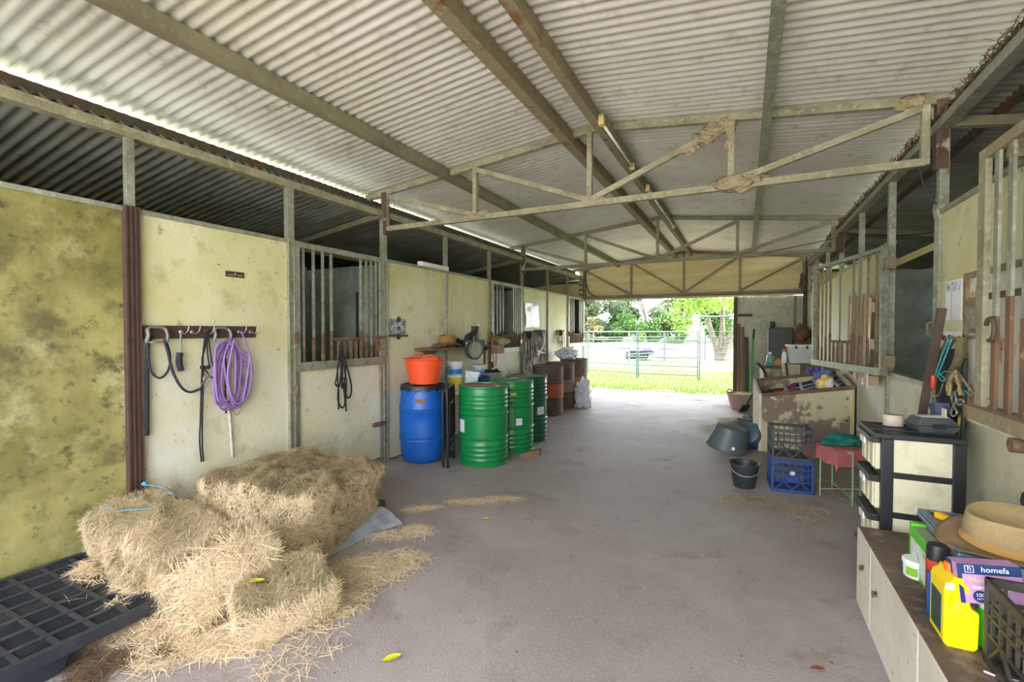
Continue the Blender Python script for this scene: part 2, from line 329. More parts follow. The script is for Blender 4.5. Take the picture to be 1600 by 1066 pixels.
# far gable, board by board
wf = thing('wall_far', None, None, kind='structure')
nb = 8; bh = .125
for i in range(nb):
    z = 2.26+i*bh
    obj('weatherboard', G().hexa([(XL-.12, YE-.008, z-.008), (XR+.12, YE-.008, z-.008), (XR+.12, YE+.05, z), (XL-.12, YE+.05, z), (XL-.12, YE+.035, z+bh+.004), (XR+.12, YE+.035, z+bh+.004), (XR+.12, YE+.05, z+bh+.004), (XL-.12, YE+.05, z+bh+.004)]), gable, wf)
    if i < 3:
        for a, b in ((XO, XL-.13), (XR+.13, XOR)):
            obj('weatherboard', G().hexa([(a, YE-.01, z), (b, YE-.01, z), (b, YE+.02, z), (a, YE+.02, z), (a, YE+.005, z+bh+.004), (b, YE+.005, z+bh+.004), (b, YE+.02, z+bh+.004), (a, YE+.02, z+bh+.004)]), gable, wf)
lint = M('pinkish_lintel_pipe', S(196, 176, 158), .6, mix=[(5, S(170, 150, 130), .45, .7)])
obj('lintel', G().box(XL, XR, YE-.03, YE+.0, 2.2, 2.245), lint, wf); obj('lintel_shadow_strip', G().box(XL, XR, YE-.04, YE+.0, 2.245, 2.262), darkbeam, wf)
obj('gable_post', G().box(XL-.01, XL+.06, YE-.03, YE+.02, 2.2, 2.98), darkbeam, wf); obj('gable_post', G().box(XR-.09, XR-.02, YE-.03, YE+.02, 0, 2.98), darkbeam, wf)
# sliding door standing open on the right of the far doorway
d4 = thing('door_4', None, None, kind='structure')
obj('door_sheet', G().box(-.2, 1.16, YE+.06, YE+.09, .02, 2.2), doorgrey, d4)
obj('door_stile', G().box(-.225, -.15, YE+.03, YE+.11, 0, 2.2), darkbeam, d4); obj('door_stile', G().box(.9, .95, YE+.03, YE+.06, 0, 2.2), purl, d4)
obj('door_bracket', G().box(-.14, .14, YE+.02, YE+.06, 1.77, 1.83), darkbeam, d4)

# ---- stable doors with a barred top and a feeding gap
U_FULL = [.09, .19, .285, .375, .72, .79, .855, .92]; U_SHORT = [.45, .525, .595, .66]
def grille(t, W, z0, z1, x=0., mb=galv, ml_=rustbar, bw=.02, thick=.02, frame=.05, mf=None):
    mf = mf or mb
    obj('frame_rail', G().box(x-.025, x+.025, 0, W, z1-frame, z1), mf, t); obj('frame_rail', G().box(x-.03, x+.03, 0, W, z0-.03, z0+frame), mf, t)
    obj('frame_stile', G().box(x-.025, x+.025, 0, frame, z0+frame, z1-frame), mf, t); obj('frame_stile', G().box(x-.025, x+.025, W-frame, W, z0+frame, z1-frame), mf, t)
    zs = z0+.30
    for u in U_FULL:
        b = obj('bar', G().box(x-thick/2, x+thick/2, u*W-bw/2, u*W+bw/2, z0+frame, z1-frame), mb, t); obj('bar_foot', G().box(x-thick/2-.001, x+thick/2+.001, u*W-bw/2-.001, u*W+bw/2+.001, z0+frame, z0+.14+.2*abs(math.sin(u*37))), ml_, b)
    for u in U_SHORT: obj('bar', G().box(x-thick/2, x+thick/2, u*W-bw/2, u*W+bw/2, z0+frame, zs-.05), ml_, t)
    obj('gap_rail', G().box(x-thick/2, x+thick/2, .375*W, .72*W, zs-.06, zs-.035), ml_, t)
def stable_door(n, y):
    t = thing('door_%d' % n, None, None, (XL, y+.035, 0), kind='structure'); W = 1.13
    grille(t, W, 1.13, 2.26)
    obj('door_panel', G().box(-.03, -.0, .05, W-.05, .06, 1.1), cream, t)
    for y0, y1, z0, z1 in ((0, .045, .03, 1.1), (W-.045, W, .03, 1.1), (.045, W-.045, .03, .075)): obj('door_frame', G().box(-.035, .015, y0, y1, z0, z1), galv, t)
    lt = obj('latch', G().box(.02, .045, W-.16, W+.03, 1.38, 1.41), rustbar, t); obj('latch_pin', G().box(.03, .05, W-.12, W-.1, 1.3, 1.42), rustbar, lt)
    obj('padlock', G().box(.03, .05, W-.115, W-.075, 1.25, 1.31), brass, lt)
    obj('bolt', G().box(.02, .05, W-.18, W+.02, .43, .47), rustbar, t)
    for z in (.93, 1.4): obj('hinge', G().tube([(.03, .0, z-.05), (.03, .0, z+.05)], .018, 8), rustbar, t)
for n, k in ((1, 1), (2, 4), (3, 7)): stable_door(n, P(k))
obj('stall_rod', G().tube([(XL-.35, P(2)-.05, 1.15), (XL-.35, P(2)-.05, 1.9)], .014, 6), black, wo)

# ---- steel frame: eave beams, purlins, ridge beams, trusses, rafters
def longbeam(name, x0, x1, z0, z1, m, label, lip=0, cat='beam'):
    g = G().box(x0, x1, YN, YE+.02, z0, z1)
    if lip: g.box(x0-lip, x1+lip, YN+.001, YE+.019, z0-.003, z0+.006); 
    return one(name, g, m, label, cat)
longbeam('eave_beam', -3.64, -3.56, 2.712, 2.776, dusty, 'lower steel eave beam above left stall posts', .0)
longbeam('eave_beam', -3.86, -3.81, 2.845, 2.948, darkbeam, 'dark rusty upper eave beam under left roof edge with light slots')
longbeam('eave_beam', 1.11, 1.19, 2.775, 2.835, galv, 'pale steel eave beam above right stall posts')
longbeam('eave_beam', 1.37, 1.42, 2.80, 2.86, darkbeam, 'upper eave beam under right roof edge')
def purlin(x, m, label, d=.1, wd=.05):
    z = zroof(x)-.004; return longbeam('roof_purlin', x-wd/2, x+wd/2, z-d, z, m, label, .008)
purlin(-2.72, purl, 'olive steel purlin under left half of corrugated roof'); purlin(.13, galv, 'pale steel purlin under right half of corrugated roof', .085)
purlin(-1.42, rusty, 'rust-flecked ridge beam on left side of roof peak', .12, .07); purlin(-1.10, rusty, 'orange-rusted ridge beam on right side of roof peak', .11, .05)
nestm = M('mud_and_cobweb', S(162, 144, 112), .95, mix=[(14, S(132, 112, 82), .4, .66), (50, S(184, 168, 136), .5, .7)], bump=(60, .8))
def truss(y, zb, m, label, nest=False, end=False):
    t = thing('roof_truss', label, 'truss', (XC, y, zb)); W = [-3.55, -2.41, -1.24, -.11, 1.06]
    zt = lambda x: zroof(x)-.03
    for a, b in ((-3.83, XC), (XC, 1.39)): wpart('top_chord', G().bar((a, y, zt(a)), (b, y, zt(b)), .045, .055), m, t)
    wpart('bottom_chord', G().bar((-3.55, y, zb), (1.06, y, zb), .045, .05), m, t)
    for i, x in enumerate(W):
        wpart('strut', G().box(x-.022, x+.022, y-.022, y+.022, zb-(.0 if 0 < i < 4 else .02), zt(x)), m, t)
    for a, b in ((0, 1), (1, 2)): wpart('diagonal', G().bar((W[a], y, zt(W[a])-.04), (W[b], y, zb+.03), .04, .045), m, t)
    for a, b in ((2, 3), (3, 4)): wpart('diagonal', G().bar((W[a], y, zb+.03), (W[b], y, zt(W[b])-.04), .04, .045), m, t)
    if not end:
        for x in (XL+.03+.08-.08, 1.147): wpart('end_cleat', G().box(x-.035 if x < 0 else x-.035, x+.03, y-.03, y+.03, zb-.06, zt(x)-.0), peel, t)
    if nest:
        g = G()
        for c, r, s in (((-.2, y, 3.06), .085, (1.2, .5, .7)), ((-.3, y, 3.0), .075, (1.2, .5, .8)), ((-.12, y, 2.95), .05, (.7, .5, 1.9)), ((-.42, y, 2.92), .05, (1.6, .5, .7))): g.blob(c, r, 3, .5, s)
        wpart('mud_nest', g, nestm, t, smooth=True)
        for c, n in (((-.08, y, 2.6), 1.25), ((-2.41, y, 2.61), .8), ((-1.24, y, 2.6), .7)):
            g = G().blob(c, .075*n, 3, .5, (1.5, .5, .7)).blob((c[0]+.1*n, c[1], c[2]+.02), .05*n, 3, .5, (1.6, .5, .7)).blob((c[0]-.1*n, c[1], c[2]), .045*n, 3, .5, (1.6, .5, .6)); wpart('mud_nest', g, nestm, t, smooth=True)
        wpart('mud_nest', G().blob((1.0, y, 2.99), .07, 3, .6, (1.4, .7, .8)), nestm, t, smooth=True)
    return t
truss(P(2), 2.585, dusty, 'nearest dusty steel roof truss clogged with mud wasp nests', True)
truss(P(5), 2.56, purl, 'second steel roof truss midway down the shed')
truss(P(8)-.06, 2.29, purl, 'far steel truss set against the yellow gable boards', end=True)
truss(P(-1), 2.585, dusty, 'steel roof truss above and behind the camera')
for k in (-1, 2, 5):
    for x0, x1, lab in ((XL+.03, XO, 'left'), (1.12, XOR, 'right')):
        one('stall_rafter', G().bar((x0, P(k)-.06, zstall(x0)-.05), (x1-.05*(1 if x1 > 0 else -1), P(k)-.06, zstall(x1)-.05), .05, .06), purl, {('left', -1): 'steel rafter under left stall roof nearest the camera', ('left', 2): 'steel rafter under left stall roof beside nearest truss', ('left', 5): 'steel rafter under left stall roof beside second truss', ('right', -1): 'steel rafter under right stall roof nearest the camera', ('right', 2): 'steel rafter under right stall roof beside nearest truss', ('right', 5): 'steel rafter under right stall roof beside second truss'}[(lab, k)], 'beam')
one('stall_purlin', G().box(-4.98, -4.9, YN, YE, zstall(-4.94)-.13, zstall(-4.94)-.01), rusty, 'rusty brown purlin under dark left stall roof', 'beam')
one('stall_purlin', G().box(2.9, 2.98, YN, YE, zstall(2.94)-.13, zstall(2.94)-.01), rusty, 'rusty purlin under right stall roof', 'beam')
one('diagonal_brace', G().bar(at(1385, 424, 'y', 7.5)+Vector((-.1, 0, 0)), at(1475, 378, 'y', 7.5), .05, .08), gable, 'yellow timber brace in the open right stall', 'brace')
# ================================================================== OBJECTS, largest first
# ---- hay
haym = M('dry_hay', S(190, 172, 122), .9, tone=[S(124, 117, 82), S(168, 158, 118), S(208, 186, 148), S(230, 208, 174), S(240, 224, 196)], transl=.12)
haybody = M('packed_hay', S(138, 118, 86), .95, mix=[(20, S(98, 80, 54), .4, .65), (60, S(160, 138, 102), .5, .7)], bump=(70, 1.))
def cube_surface(n):
    vs, idx, fs = [], {}, []
    def vid(p):
        k = tuple(round(c, 5) for c in p)
        if k not in idx: idx[k] = len(vs); vs.append(k)
        return idx[k]
    for ax in range(3):
        for sg in (-1, 1):
            a, b = (ax+1) % 3, (ax+2) % 3
            for i in range(n):
                for j in range(n):
                    q = []
                    for di, dj in ((0, 0), (1, 0), (1, 1), (0, 1)):
                        p = [0, 0, 0]; p[ax] = sg; p[a] = -1+2*(i+di)/n; p[b] = -1+2*(j+dj)/n; q.append(vid(p))
                    fs.append(tuple(q if sg > 0 else reversed(q)))
    return np.array(vs), fs
CSV, CSF = cube_surface(20)
def hay_block(name, label, c, size, rot, nst, top_tone=.3, side_tone=.62, rough=.05, loose=.5, group=None, taper=0., lmax=.13):
    t = thing(name, label, 'hay bale', (c[0], c[1], c[2]-size[2]/2), 0, group)
    R_ = (RZ(rot[2])@RY(rot[1])@RX(rot[0])).to_3x3(); Rn = np.array(R_); hs = np.array(size)/2
    def shape(Q): return shape_fast(Q, hs, rough, taper, c)@Rn.T+np.array(c)
    V = shape(CSV); V[:, 2] = np.maximum(V[:, 2], .004); g = G(); g.v = [tuple(v) for v in V]; g.f = CSF
    wpart('bale_body', g, haybody, t, smooth=True)
    # straw blades over the surface
    A = np.array([hs[1]*hs[2], hs[2]*hs[0], hs[0]*hs[1]]); pr = np.repeat(A, 2); pr[4] *= .15; pr /= pr.sum()
    fi = RNG.choice(6, nst, p=pr); ax = fi//2; sg = (fi % 2)*2-1
    Q = RNG.uniform(-1, 1, (nst, 3)); Q[np.arange(nst), ax] = sg
    Nl = np.zeros((nst, 3)); Nl[np.arange(nst), ax] = sg
    # sample body vertices nearest by reusing the shape function on a coarse set
    P0 = shape_fast(Q, hs, rough, taper, c)@Rn.T+np.array(c); Nn = Nl@Rn.T; P0[:, 2] = np.maximum(P0[:, 2], .006)
    D = RNG.normal(size=(nst, 3)); D -= Nn*(D*Nn).sum(1)[:, None]*(1-loose*.35*RNG.random((nst, 1))); D[ax != 2, 2] -= .3; D /= np.linalg.norm(D, axis=1)[:, None]
    ln = RNG.uniform(.03, lmax, nst)*(1+.6*(RNG.random(nst) < .06)); wd = RNG.uniform(.0012, .0032, nst)
    tn = np.clip(np.where(Nn[:, 2] > .6, top_tone, side_tone)+.16*vnoise(P0, 9, 1.)+RNG.normal(0, .2, nst), 0, 1)
    V, F, tt = strands(P0+Nn*RNG.uniform(-.004, .012, (nst, 1)), Nn, D, ln, wd, tn, .22); V[:, 2] = np.maximum(V[:, 2], .003)
    o = wpart('loose_straw', G(), None, t); o.data = np_mesh('loose_straw', V, F, tt, haym); o['kind'] = 'stuff'
    return t
def vnoise(W, f, o):                                  # cheap smooth noise
    x, y, z = (W*f+o).T
    return (np.sin(x*1.7+np.sin(y*2.3+1))+np.sin(y*1.9+np.sin(z*2.1))+np.sin(z*2.2+np.sin(x*1.6+2)))/3
def shape_fast(Q, hs, rough, taper, c):
    Q = Q.copy(); m = np.sort(np.abs(Q), 1)[:, 1]; Q *= (1-.26*np.clip(m-.5, 0, 1)**2*2.2)[:, None]
    if taper: Q[:, :2] *= (1-taper*(Q[:, 2:3]+1)/2)
    W = Q*hs
    return W+np.stack([vnoise(W, 7, k+c[0]*9) for k in (0, 3, 6)], 1)*rough*.6+np.stack([vnoise(W, 23, k) for k in (1, 4, 7)], 1)*rough*.22
hay_block('hay_bale', 'largest rectangular hay bale against the cream wall under the purple hose', (-2.94, 2.37, .265), (1.0, .93, .36), (0, .05, .16), 46000, .46, .64, .10, .7, lmax=.09)
hay_block('hay_flake', 'long hay flake at the foot of the largest bale beside the grey plastic sack', (-2.54, 2.28, .115), (.26, .84, .16), (0, .12, .22), 11000, .55, .62, .06, lmax=.10)
hay_block('hay_bale', 'hay bale leaning on the mossy wall with blue twine on top', (-3.08, 1.53, .235), (.76, .46, .2), (.10, .36, -.05), 24000, .42, .6, .085, .9, lmax=.12)
hay_block('hay_flake', 'flattened hay flake between the twine-tied bale and the largest bale', (-2.80, 1.62, .165), (.62, .44, .17), (.05, .28, .25), 18000, .55, .7, .08, 1.)
hay_block('hay_flake', 'upright tipped hay flake with green side facing right, in front of largest bale', (-2.44, 1.53, .20), (.24, .46, .36), (.15, -.35, -.25), 16000, .62, .72, .08, 1.2, lmax=.16)
hay_block('hay_flake', 'small square hay flake lying nearest the camera on concrete', (-2.12, 1.63, .10), (.37, .42, .18), (.02, .03, -.35), 17000, .42, .7, .07, .9, lmax=.1)
def mound(name, label, spots, seed_tone=.78, cat='hay', mt=None):
    Ps, Ds, Ts, Ls = [], [], [], []
    for (x, y, rx, ry, a, n, hgt) in spots:
        r = np.sqrt(RNG.random(n))*RNG.uniform(.5, 1.05, n); th = RNG.uniform(0, 2*PI, n); u = r*np.cos(th)*rx; v = r*np.sin(th)*ry
        X = x+u*math.cos(a)-v*math.sin(a); Y = y+u*math.sin(a)+v*math.cos(a); Z = np.maximum(0, hgt*(1-r))*RNG.random(n)+.004
        Ps.append(np.stack([X, Y, Z], 1)); th = RNG.uniform(0, 2*PI, n); Ds.append(np.stack([np.cos(th), np.sin(th), RNG.normal(0, .12, n)], 1)); Ts.append(np.clip(RNG.normal(seed_tone, .18, n), 0, 1)); Ls.append(RNG.uniform(.03, .13, n))
    P0 = np.concatenate(Ps); D = np.concatenate(Ds); tn = np.concatenate(Ts); ln = np.concatenate(Ls); n = len(P0)
    Nn = np.tile([[0., 0, 1]], (n, 1))+RNG.normal(0, .25, (n, 3)); V, F, tt = strands(P0, Nn, D, ln, RNG.uniform(.0018, .0042, n), tn, .12); V[:, 2] = np.maximum(V[:, 2], .002)
    o = obj(name, np_mesh(name, V, F, tt, mt or haym), None); return tag(o, label, cat, kind='stuff')
mound('loose_hay', 'loose straw spilled round the hay bales and over the pallet edge', [(-2.62, 1.32, .32, .22, .2, 5000, .12), (-2.2, 1.36, .26, .16, .3, 4000, .05), (-1.92, 1.75, .14, .26, -.3, 900, .04), (-2.05, 2.1, .26, .26, 0, 1700, .05), (-1.95, 2.3, .22, .22, 0, 700, .02), (-2.75, 1.18, .22, .16, .4, 1800, .16), (-3.2, 1.24, .34, .14, 0, 4200, .22), (-2.85, 1.3, .3, .16, .2, 4200, .24), (-3.0, 1.12, .4, .2, 0, 350, .15), (-2.2, 2.62, .3, .1, .6, 500, .02), (-1.8, 1.45, .2, .3, 0, 250, .01), (-2.35, 1.15, .2, .14, 0, 500, .02)])
mound('leaf_litter', 'brown leaf and bark litter on the floor beside the pallet corner', [(-2.5, 1.02, .16, .1, .5, 420, .03), (-2.42, .86, .14, .14, .3, 420, .03), (-2.35, 1.18, .1, .06, 0, 120, .02)], .4, 'litter', M('brown_dry_leaves', S(120, 84, 54), .9, tone=[S(78, 60, 46), S(112, 88, 64), S(138, 112, 82)]))
mound('loose_hay', 'thin scatter of straw on concrete between the hay and the drums', [(-2.15, 2.75, .12, .09, .5, 380, .02), (-2.35, 3.1, .2, .06, .7, 320, .02), (-2.05, 3.42, .28, .08, .5, 420, .02), (-1.85, 3.6, .2, .07, .4, 220, .02)])
mound('loose_hay', 'dark straw litter around the crates and bucket on the right', [(.1, 4.5, .4, .2, .4, 420, .01), (.45, 4.4, .3, .3, 0, 300, .01), (.75, 5.2, .25, .4, 0, 900, .04), (-.25, 7.6, .45, .5, 0, 1400, .06), (-.1, 8.4, .35, .35, .3, 900, .07)], .42)
mound('loose_hay', 'straw and leaf litter on the threshold of the far doorway', [(-1.6, 10.9, .4, .2, 0, 420, .03), (-.9, 10.6, .3, .15, 0, 250, .02), (-.3, 9.9, .3, .2, 0, 260, .03), (-2.0, 9.3, .3, .1, 0, 90, .02)], .5)
twine = M('blue_baling_twine', S(70, 168, 214), .6)
b = bpy.data.objects['hay_bale.001']
wpart('twine', G().tube(bez([(-3.36, 1.39, .426), (-3.30, 1.37, .421), (-3.24, 1.45, .411), (-3.17, 1.54, .401), (-3.12, 1.6, .391)]), .003, 5).blob((-3.32, 1.39, .431), .011, 2, .6), twine, b)
wpart('twine', G().tube(bez([(-3.46, 1.63, .476), (-3.40, 1.66, .471), (-3.33, 1.69, .456), (-3.25, 1.70, .431)]), .003, 5).blob((-3.45, 1.64, .481), .011, 2, .6), twine, b)
sack = M('grey_woven_sack', S(150, 156, 164), .5, mix=[(8, S(120, 124, 132), .45, .7)], bump=(30, .4))
def sackf(u, v):
    a = Vector((-2.40, 1.98, 0)); b_ = Vector((-2.36, 2.78, 0)); p = a.lerp(b_, u); z = .105*math.sin(PI*min(1, v*1.1)*.5)+.02*noise.noise(Vector((u*6, v*4, 1))); return p+Vector((-.16*v+.07*(u > .8)*(1-v)*(u-.8)*5+.02*noise.noise(Vector((u*7, v*3, 5))), 0, max(.004, z)))
one('feed_sack', G().grid(sackf, 24, 8), sack, 'crumpled grey plastic sack poking out under the largest hay bale', 'sack', smooth=True)

# ---- plastic pallets under the hay
def pallet(label, x0, x1, y0, y1, mcol):
    t = thing('plastic_pallet', label, 'pallet', (x0, y0, 0)); W, D = x1-x0, y1-y0
    for a, b_, c, d in ((0, W, 0, .035), (0, W, D-.035, D), (0, .035, .035, D-.035), (W-.035, W, .035, D-.035)): obj('deck_rim', G().box(a, b_, c, d, .08, .135), mcol, t)
    nx, ny = 7, 9
    for i in range(1, nx): obj('deck_slat', G().box(W*i/nx-.012, W*i/nx+.012, .035, D-.035, .1, .133), mcol, t)
    for j in range(1, ny): obj('deck_slat', G().box(.035, W-.035, D*j/ny-.01, D*j/ny+.01, .1, .131), mcol, t)
    g = G()
    for i in range(nx*7): g.box(W*(i+.5)/(nx*7)-.003, W*(i+.5)/(nx*7)+.003, .035, D-.035, .095, .126)
    tag(obj('deck_ribs', g, mcol, t), kind='stuff')
    for i in (0, 1, 2):
        for j in (0, 1, 2):
            cx, cy = .09+i*(W-.18)/2, .1+j*(D-.2)/2
            obj('pallet_foot', G().hexa([(cx-.07, cy-.08, 0), (cx+.07, cy-.08, 0), (cx+.07, cy+.08, 0), (cx-.07, cy+.08, 0), (cx-.09, cy-.1, .1), (cx+.09, cy-.1, .1), (cx+.09, cy+.1, .1), (cx-.09, cy+.1, .1)]), mcol, t, bevel=.01)
pm = M('navy_black_plastic', S(44, 48, 58), .45, mix=[(6, S(70, 70, 76), .5, .75), (40, S(110, 102, 88), .68, .78)])
pallet('navy-black plastic grid pallet along the mossy wall, half covered by hay', -3.56, -2.58, .28, 1.42, pm)
pallet('dark plastic pallet hidden under the largest hay bale', -3.56, -2.52, 1.86, 2.84, pm)

# ---- drums
rimsteel = M('worn_drum_lid', S(164, 146, 140), .7, .1, mix=[(5, S(136, 116, 108), .42, .66), (30, S(164, 150, 144), .55, .72)])
def drum_mat(n, c, extra): return M(n, c, .32, 0, mix=extra, bump=(6, .05))
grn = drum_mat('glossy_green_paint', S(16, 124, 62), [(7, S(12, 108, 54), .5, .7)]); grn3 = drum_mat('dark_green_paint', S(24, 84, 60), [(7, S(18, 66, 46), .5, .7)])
rustd = M('rust_brown_drum_paint', S(104, 86, 76), .75, .05, mix=[(4, S(84, 66, 56), .42, .64), (24, S(130, 106, 90), .55, .72)], bump=(30, .2))
rband = M('faded_red_band', S(170, 84, 62), .7, mix=[(12, S(140, 76, 60), .5, .7)]); gband = M('grey_band', S(134, 122, 112), .7, mix=[(12, S(112, 98, 88), .5, .7)]); oband = M('orange_band', S(164, 92, 60), .7, mix=[(12, S(130, 80, 58), .5, .7)])
def px_floor(px, depth): y = 533-FPX*math.tan(PIT)+CAMH*FPX/depth; return at(px, y, 'z', 0)
def steel_drum(label, px, depth, m, lid, H=.86, r=.272, band=None, ribs=True, open_=False):
    c = px_floor(px, depth); t = thing('steel_drum', label, 'drum', c, 0, 'drums along the left wall')
    pr = [(r-.01, 0), (r+.006, .004), (r+.006, .016), (r, .022)]
    def corrug(z0, z1, k):
        for i in range(k): z = z0+(z1-z0)*i/(k-1); pr.extend([(r, z-.012), (r+.005, z-.004), (r+.005, z+.004), (r, z+.012)])
    if ribs: corrug(.07, .23, 4)
    for z in (.30, .56): pr.extend([(r, z-.014), (r+.010, z-.005), (r+.012, z), (r+.010, z+.005), (r, z+.014)])
    if ribs: corrug(.63, .77, 4)
    pr += [(r, H-.022), (r+.007, H-.016), (r+.007, H), (r-.008, H), (r-.01, H-.015)]
    obj('drum_body', G().lathe(pr, 40), m, t, auto=True)
    if open_: obj('drum_inside', G().lathe([(r-.012, H-.016), (r-.014, H-.3), (.01, H-.3)], 32, cap=False), lid, t, smooth=True)
    else:
        obj('drum_lid', G().lathe([(r-.011, H-.012), (.01, H-.010)], 40), lid, t)
        obj('bung', G().lathe([(.03, H-.012), (.03, H), (.005, H)], 12, T((r*.55, .05, 0))), lid, t)
    if band: obj('painted_band', G().lathe([(r+.0015, .315), (r+.0015, .545)], 40, cap=False), band, t, smooth=True)
    return t, c, r, H
yel = M('yellow_label', S(226, 190, 40), .6); lab = M('white_paper_label', S(214, 216, 222), .7, mix=[(40, S(150, 156, 172), .55, .65)])
def curved_label(t, c, r, ang, half, z0, z1, m, name='paper_label'):
    g = G().grid(lambda u, v: Vector(((r+.009)*math.cos(ang+half*(2*u-1)), (r+.009)*math.sin(ang+half*(2*u-1)), z0+(z1-z0)*v)), 8, 1); obj(name, g, m, t, smooth=True)
def facing(c): return math.atan2(-c.y, -c.x)
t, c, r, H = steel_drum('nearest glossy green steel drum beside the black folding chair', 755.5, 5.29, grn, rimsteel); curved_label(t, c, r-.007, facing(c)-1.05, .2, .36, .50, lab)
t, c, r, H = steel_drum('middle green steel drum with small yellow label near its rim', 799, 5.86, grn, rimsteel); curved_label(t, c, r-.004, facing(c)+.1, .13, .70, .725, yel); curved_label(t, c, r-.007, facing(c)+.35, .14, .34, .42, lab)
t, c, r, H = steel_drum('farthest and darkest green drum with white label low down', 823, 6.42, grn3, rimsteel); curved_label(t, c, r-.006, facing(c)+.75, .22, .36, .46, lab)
one('timber_block', G().hexa([(-2.33, 4.93, 0), (-2.12, 5.0, 0), (-2.14, 5.09, 0), (-2.35, 5.02, 0), (-2.33, 4.93, .03), (-2.12, 5.0, .085), (-2.14, 5.09, .085), (-2.35, 5.02, .03)]), wood, 'wedge of brown wood on the floor between two green drums', 'wood')
steel_drum('rust-brown drum with a faded red band, nearest of the brown drums', 856, 8.35, rustd, rimsteel, band=rband, ribs=False, open_=True)
steel_drum('rust-brown drum with a grey band between the other two brown drums', 875, 9.05, rustd, rimsteel, band=gband, ribs=False, open_=True)
steel_drum('rust-brown drum with an orange band, closest to the far doorway', 896, 9.65, rustd, rimsteel, H=.9, band=oband, ribs=False, open_=True)

blue = M('blue_drum_plastic', S(18, 88, 176), .38, mix=[(5, S(24, 74, 150), .5, .72), (40, S(60, 110, 180), .66, .76)], bump=(20, .04))
c = px_floor(661.5, 5.36); t = thing('plastic_drum', 'blue plastic drum with black lid standing under the orange tub', 'drum', c, 0); cb = c
pr = [(.19, 0), (.215, .012), (.235, .05), (.250, .12), (.256, .2), (.260, .25), (.266, .255), (.266, .27), (.262, .275), (.266, .28), (.266, .295), (.260, .30), (.262, .45), (.262, .58), (.266, .585), (.266, .60), (.260, .605), (.265, .61), (.265, .625), (.258, .64), (.248, .74), (.238, .80), (.236, .83)]
obj('drum_body', G().lathe(pr, 48), blue, t, auto=True)
obj('lid', G().lathe([(.244, .80), (.252, .805), (.252, .845), (.246, .86), (.225, .862), (.22, .85), (.01, .85)], 48), black, t, auto=True)
for k in range(14):
    a = 2*PI*k/14; obj('rim_lug', G().box(.235, .256, -.026, .026, .785, .812, RZ(a)), blue, t)
a = facing(c); g = G().grid(lambda u, v: Vector((.268*math.cos(a-.12+.22*(2*u-1)), .268*math.sin(a-.12+.22*(2*u-1)), .675+.05*v)), 8, 1)
for i, v in enumerate(g.v): g.v[i] = (v[0]*.955, v[1]*.955, v[2])
obj('handle_recess', g, M('brown_label', S(116, 96, 92), .7), t, smooth=True)

# orange flexible tub on the blue drum
orange = M('orange_rubber', S(232, 84, 40), .42, bump=(8, .04))
def flex_tub(label, loc, rt, rb, h, m, handles=True, rotz=0, name='rubber_tub', cat='tub', n=40):
    t = thing(name, label, cat, loc, rotz)
    obj('tub_body', G().lathe([(rb-.02, .0), (rb, .012), (rt-.006, h-.02), (rt+.004, h-.012), (rt+.006, h), (rt-.004, h), (rb-.008, .02), (.01, .018)], n), m, t, auto=True)
    if handles:
        for s in (-1, 1):
            pts = [Vector((math.sin(q)*.085, s*(rt-.004-.03*math.cos(q)*0), h-.01+.055*math.cos(q))) for q in np.linspace(-1.57, 1.57, 12)]
            obj('handle', G().tube(pts, .011, 8), m, t, smooth=True)
    return t
flex_tub('bright orange rubber tub sitting on the blue drum', cb+Vector((0.02, 0, .863)), .222, .165, .29, orange, rotz=facing(cb)-PI/2+.25)

# ---- black folding chair leaning between blue and first green drum
t = thing('folding_chair', 'black folding chair stored folded between blue drum and green drum', 'chair', (-2.84, 4.14, 0), math.radians(114))
for yy in (-.02, .03):
    obj('frame_tube', G().tube(bez([(.02, yy, .01), (.0, yy, .5), (-.0, yy, .80), (.06, yy, .86), (.16, yy, .865)], 5), .013, 8), black, t, smooth=True)
    obj('frame_tube', G().tube(bez([(.40, yy, .01), (.42, yy, .5), (.42, yy, .80), (.36, yy, .86), (.16, yy, .865)], 5), .013, 8), black, t, smooth=True)
obj('seat', G().box(.04, .38, -.045, -.02, .3, .66), blackmat, t, bevel=.012); obj('backrest', G().box(.03, .39, -.03, -.005, .68, .84), blackmat, t, bevel=.012)
for z in (.1, .22): obj('cross_bar', G().tube([(.02, -.02, z), (.41, -.02, z)], .01, 8), black, t)
for x in (.02, .4): obj('foot_cap', G().tube([(x, -.02, 0), (x, -.02, .03)], .017, 8), blackmat, t)

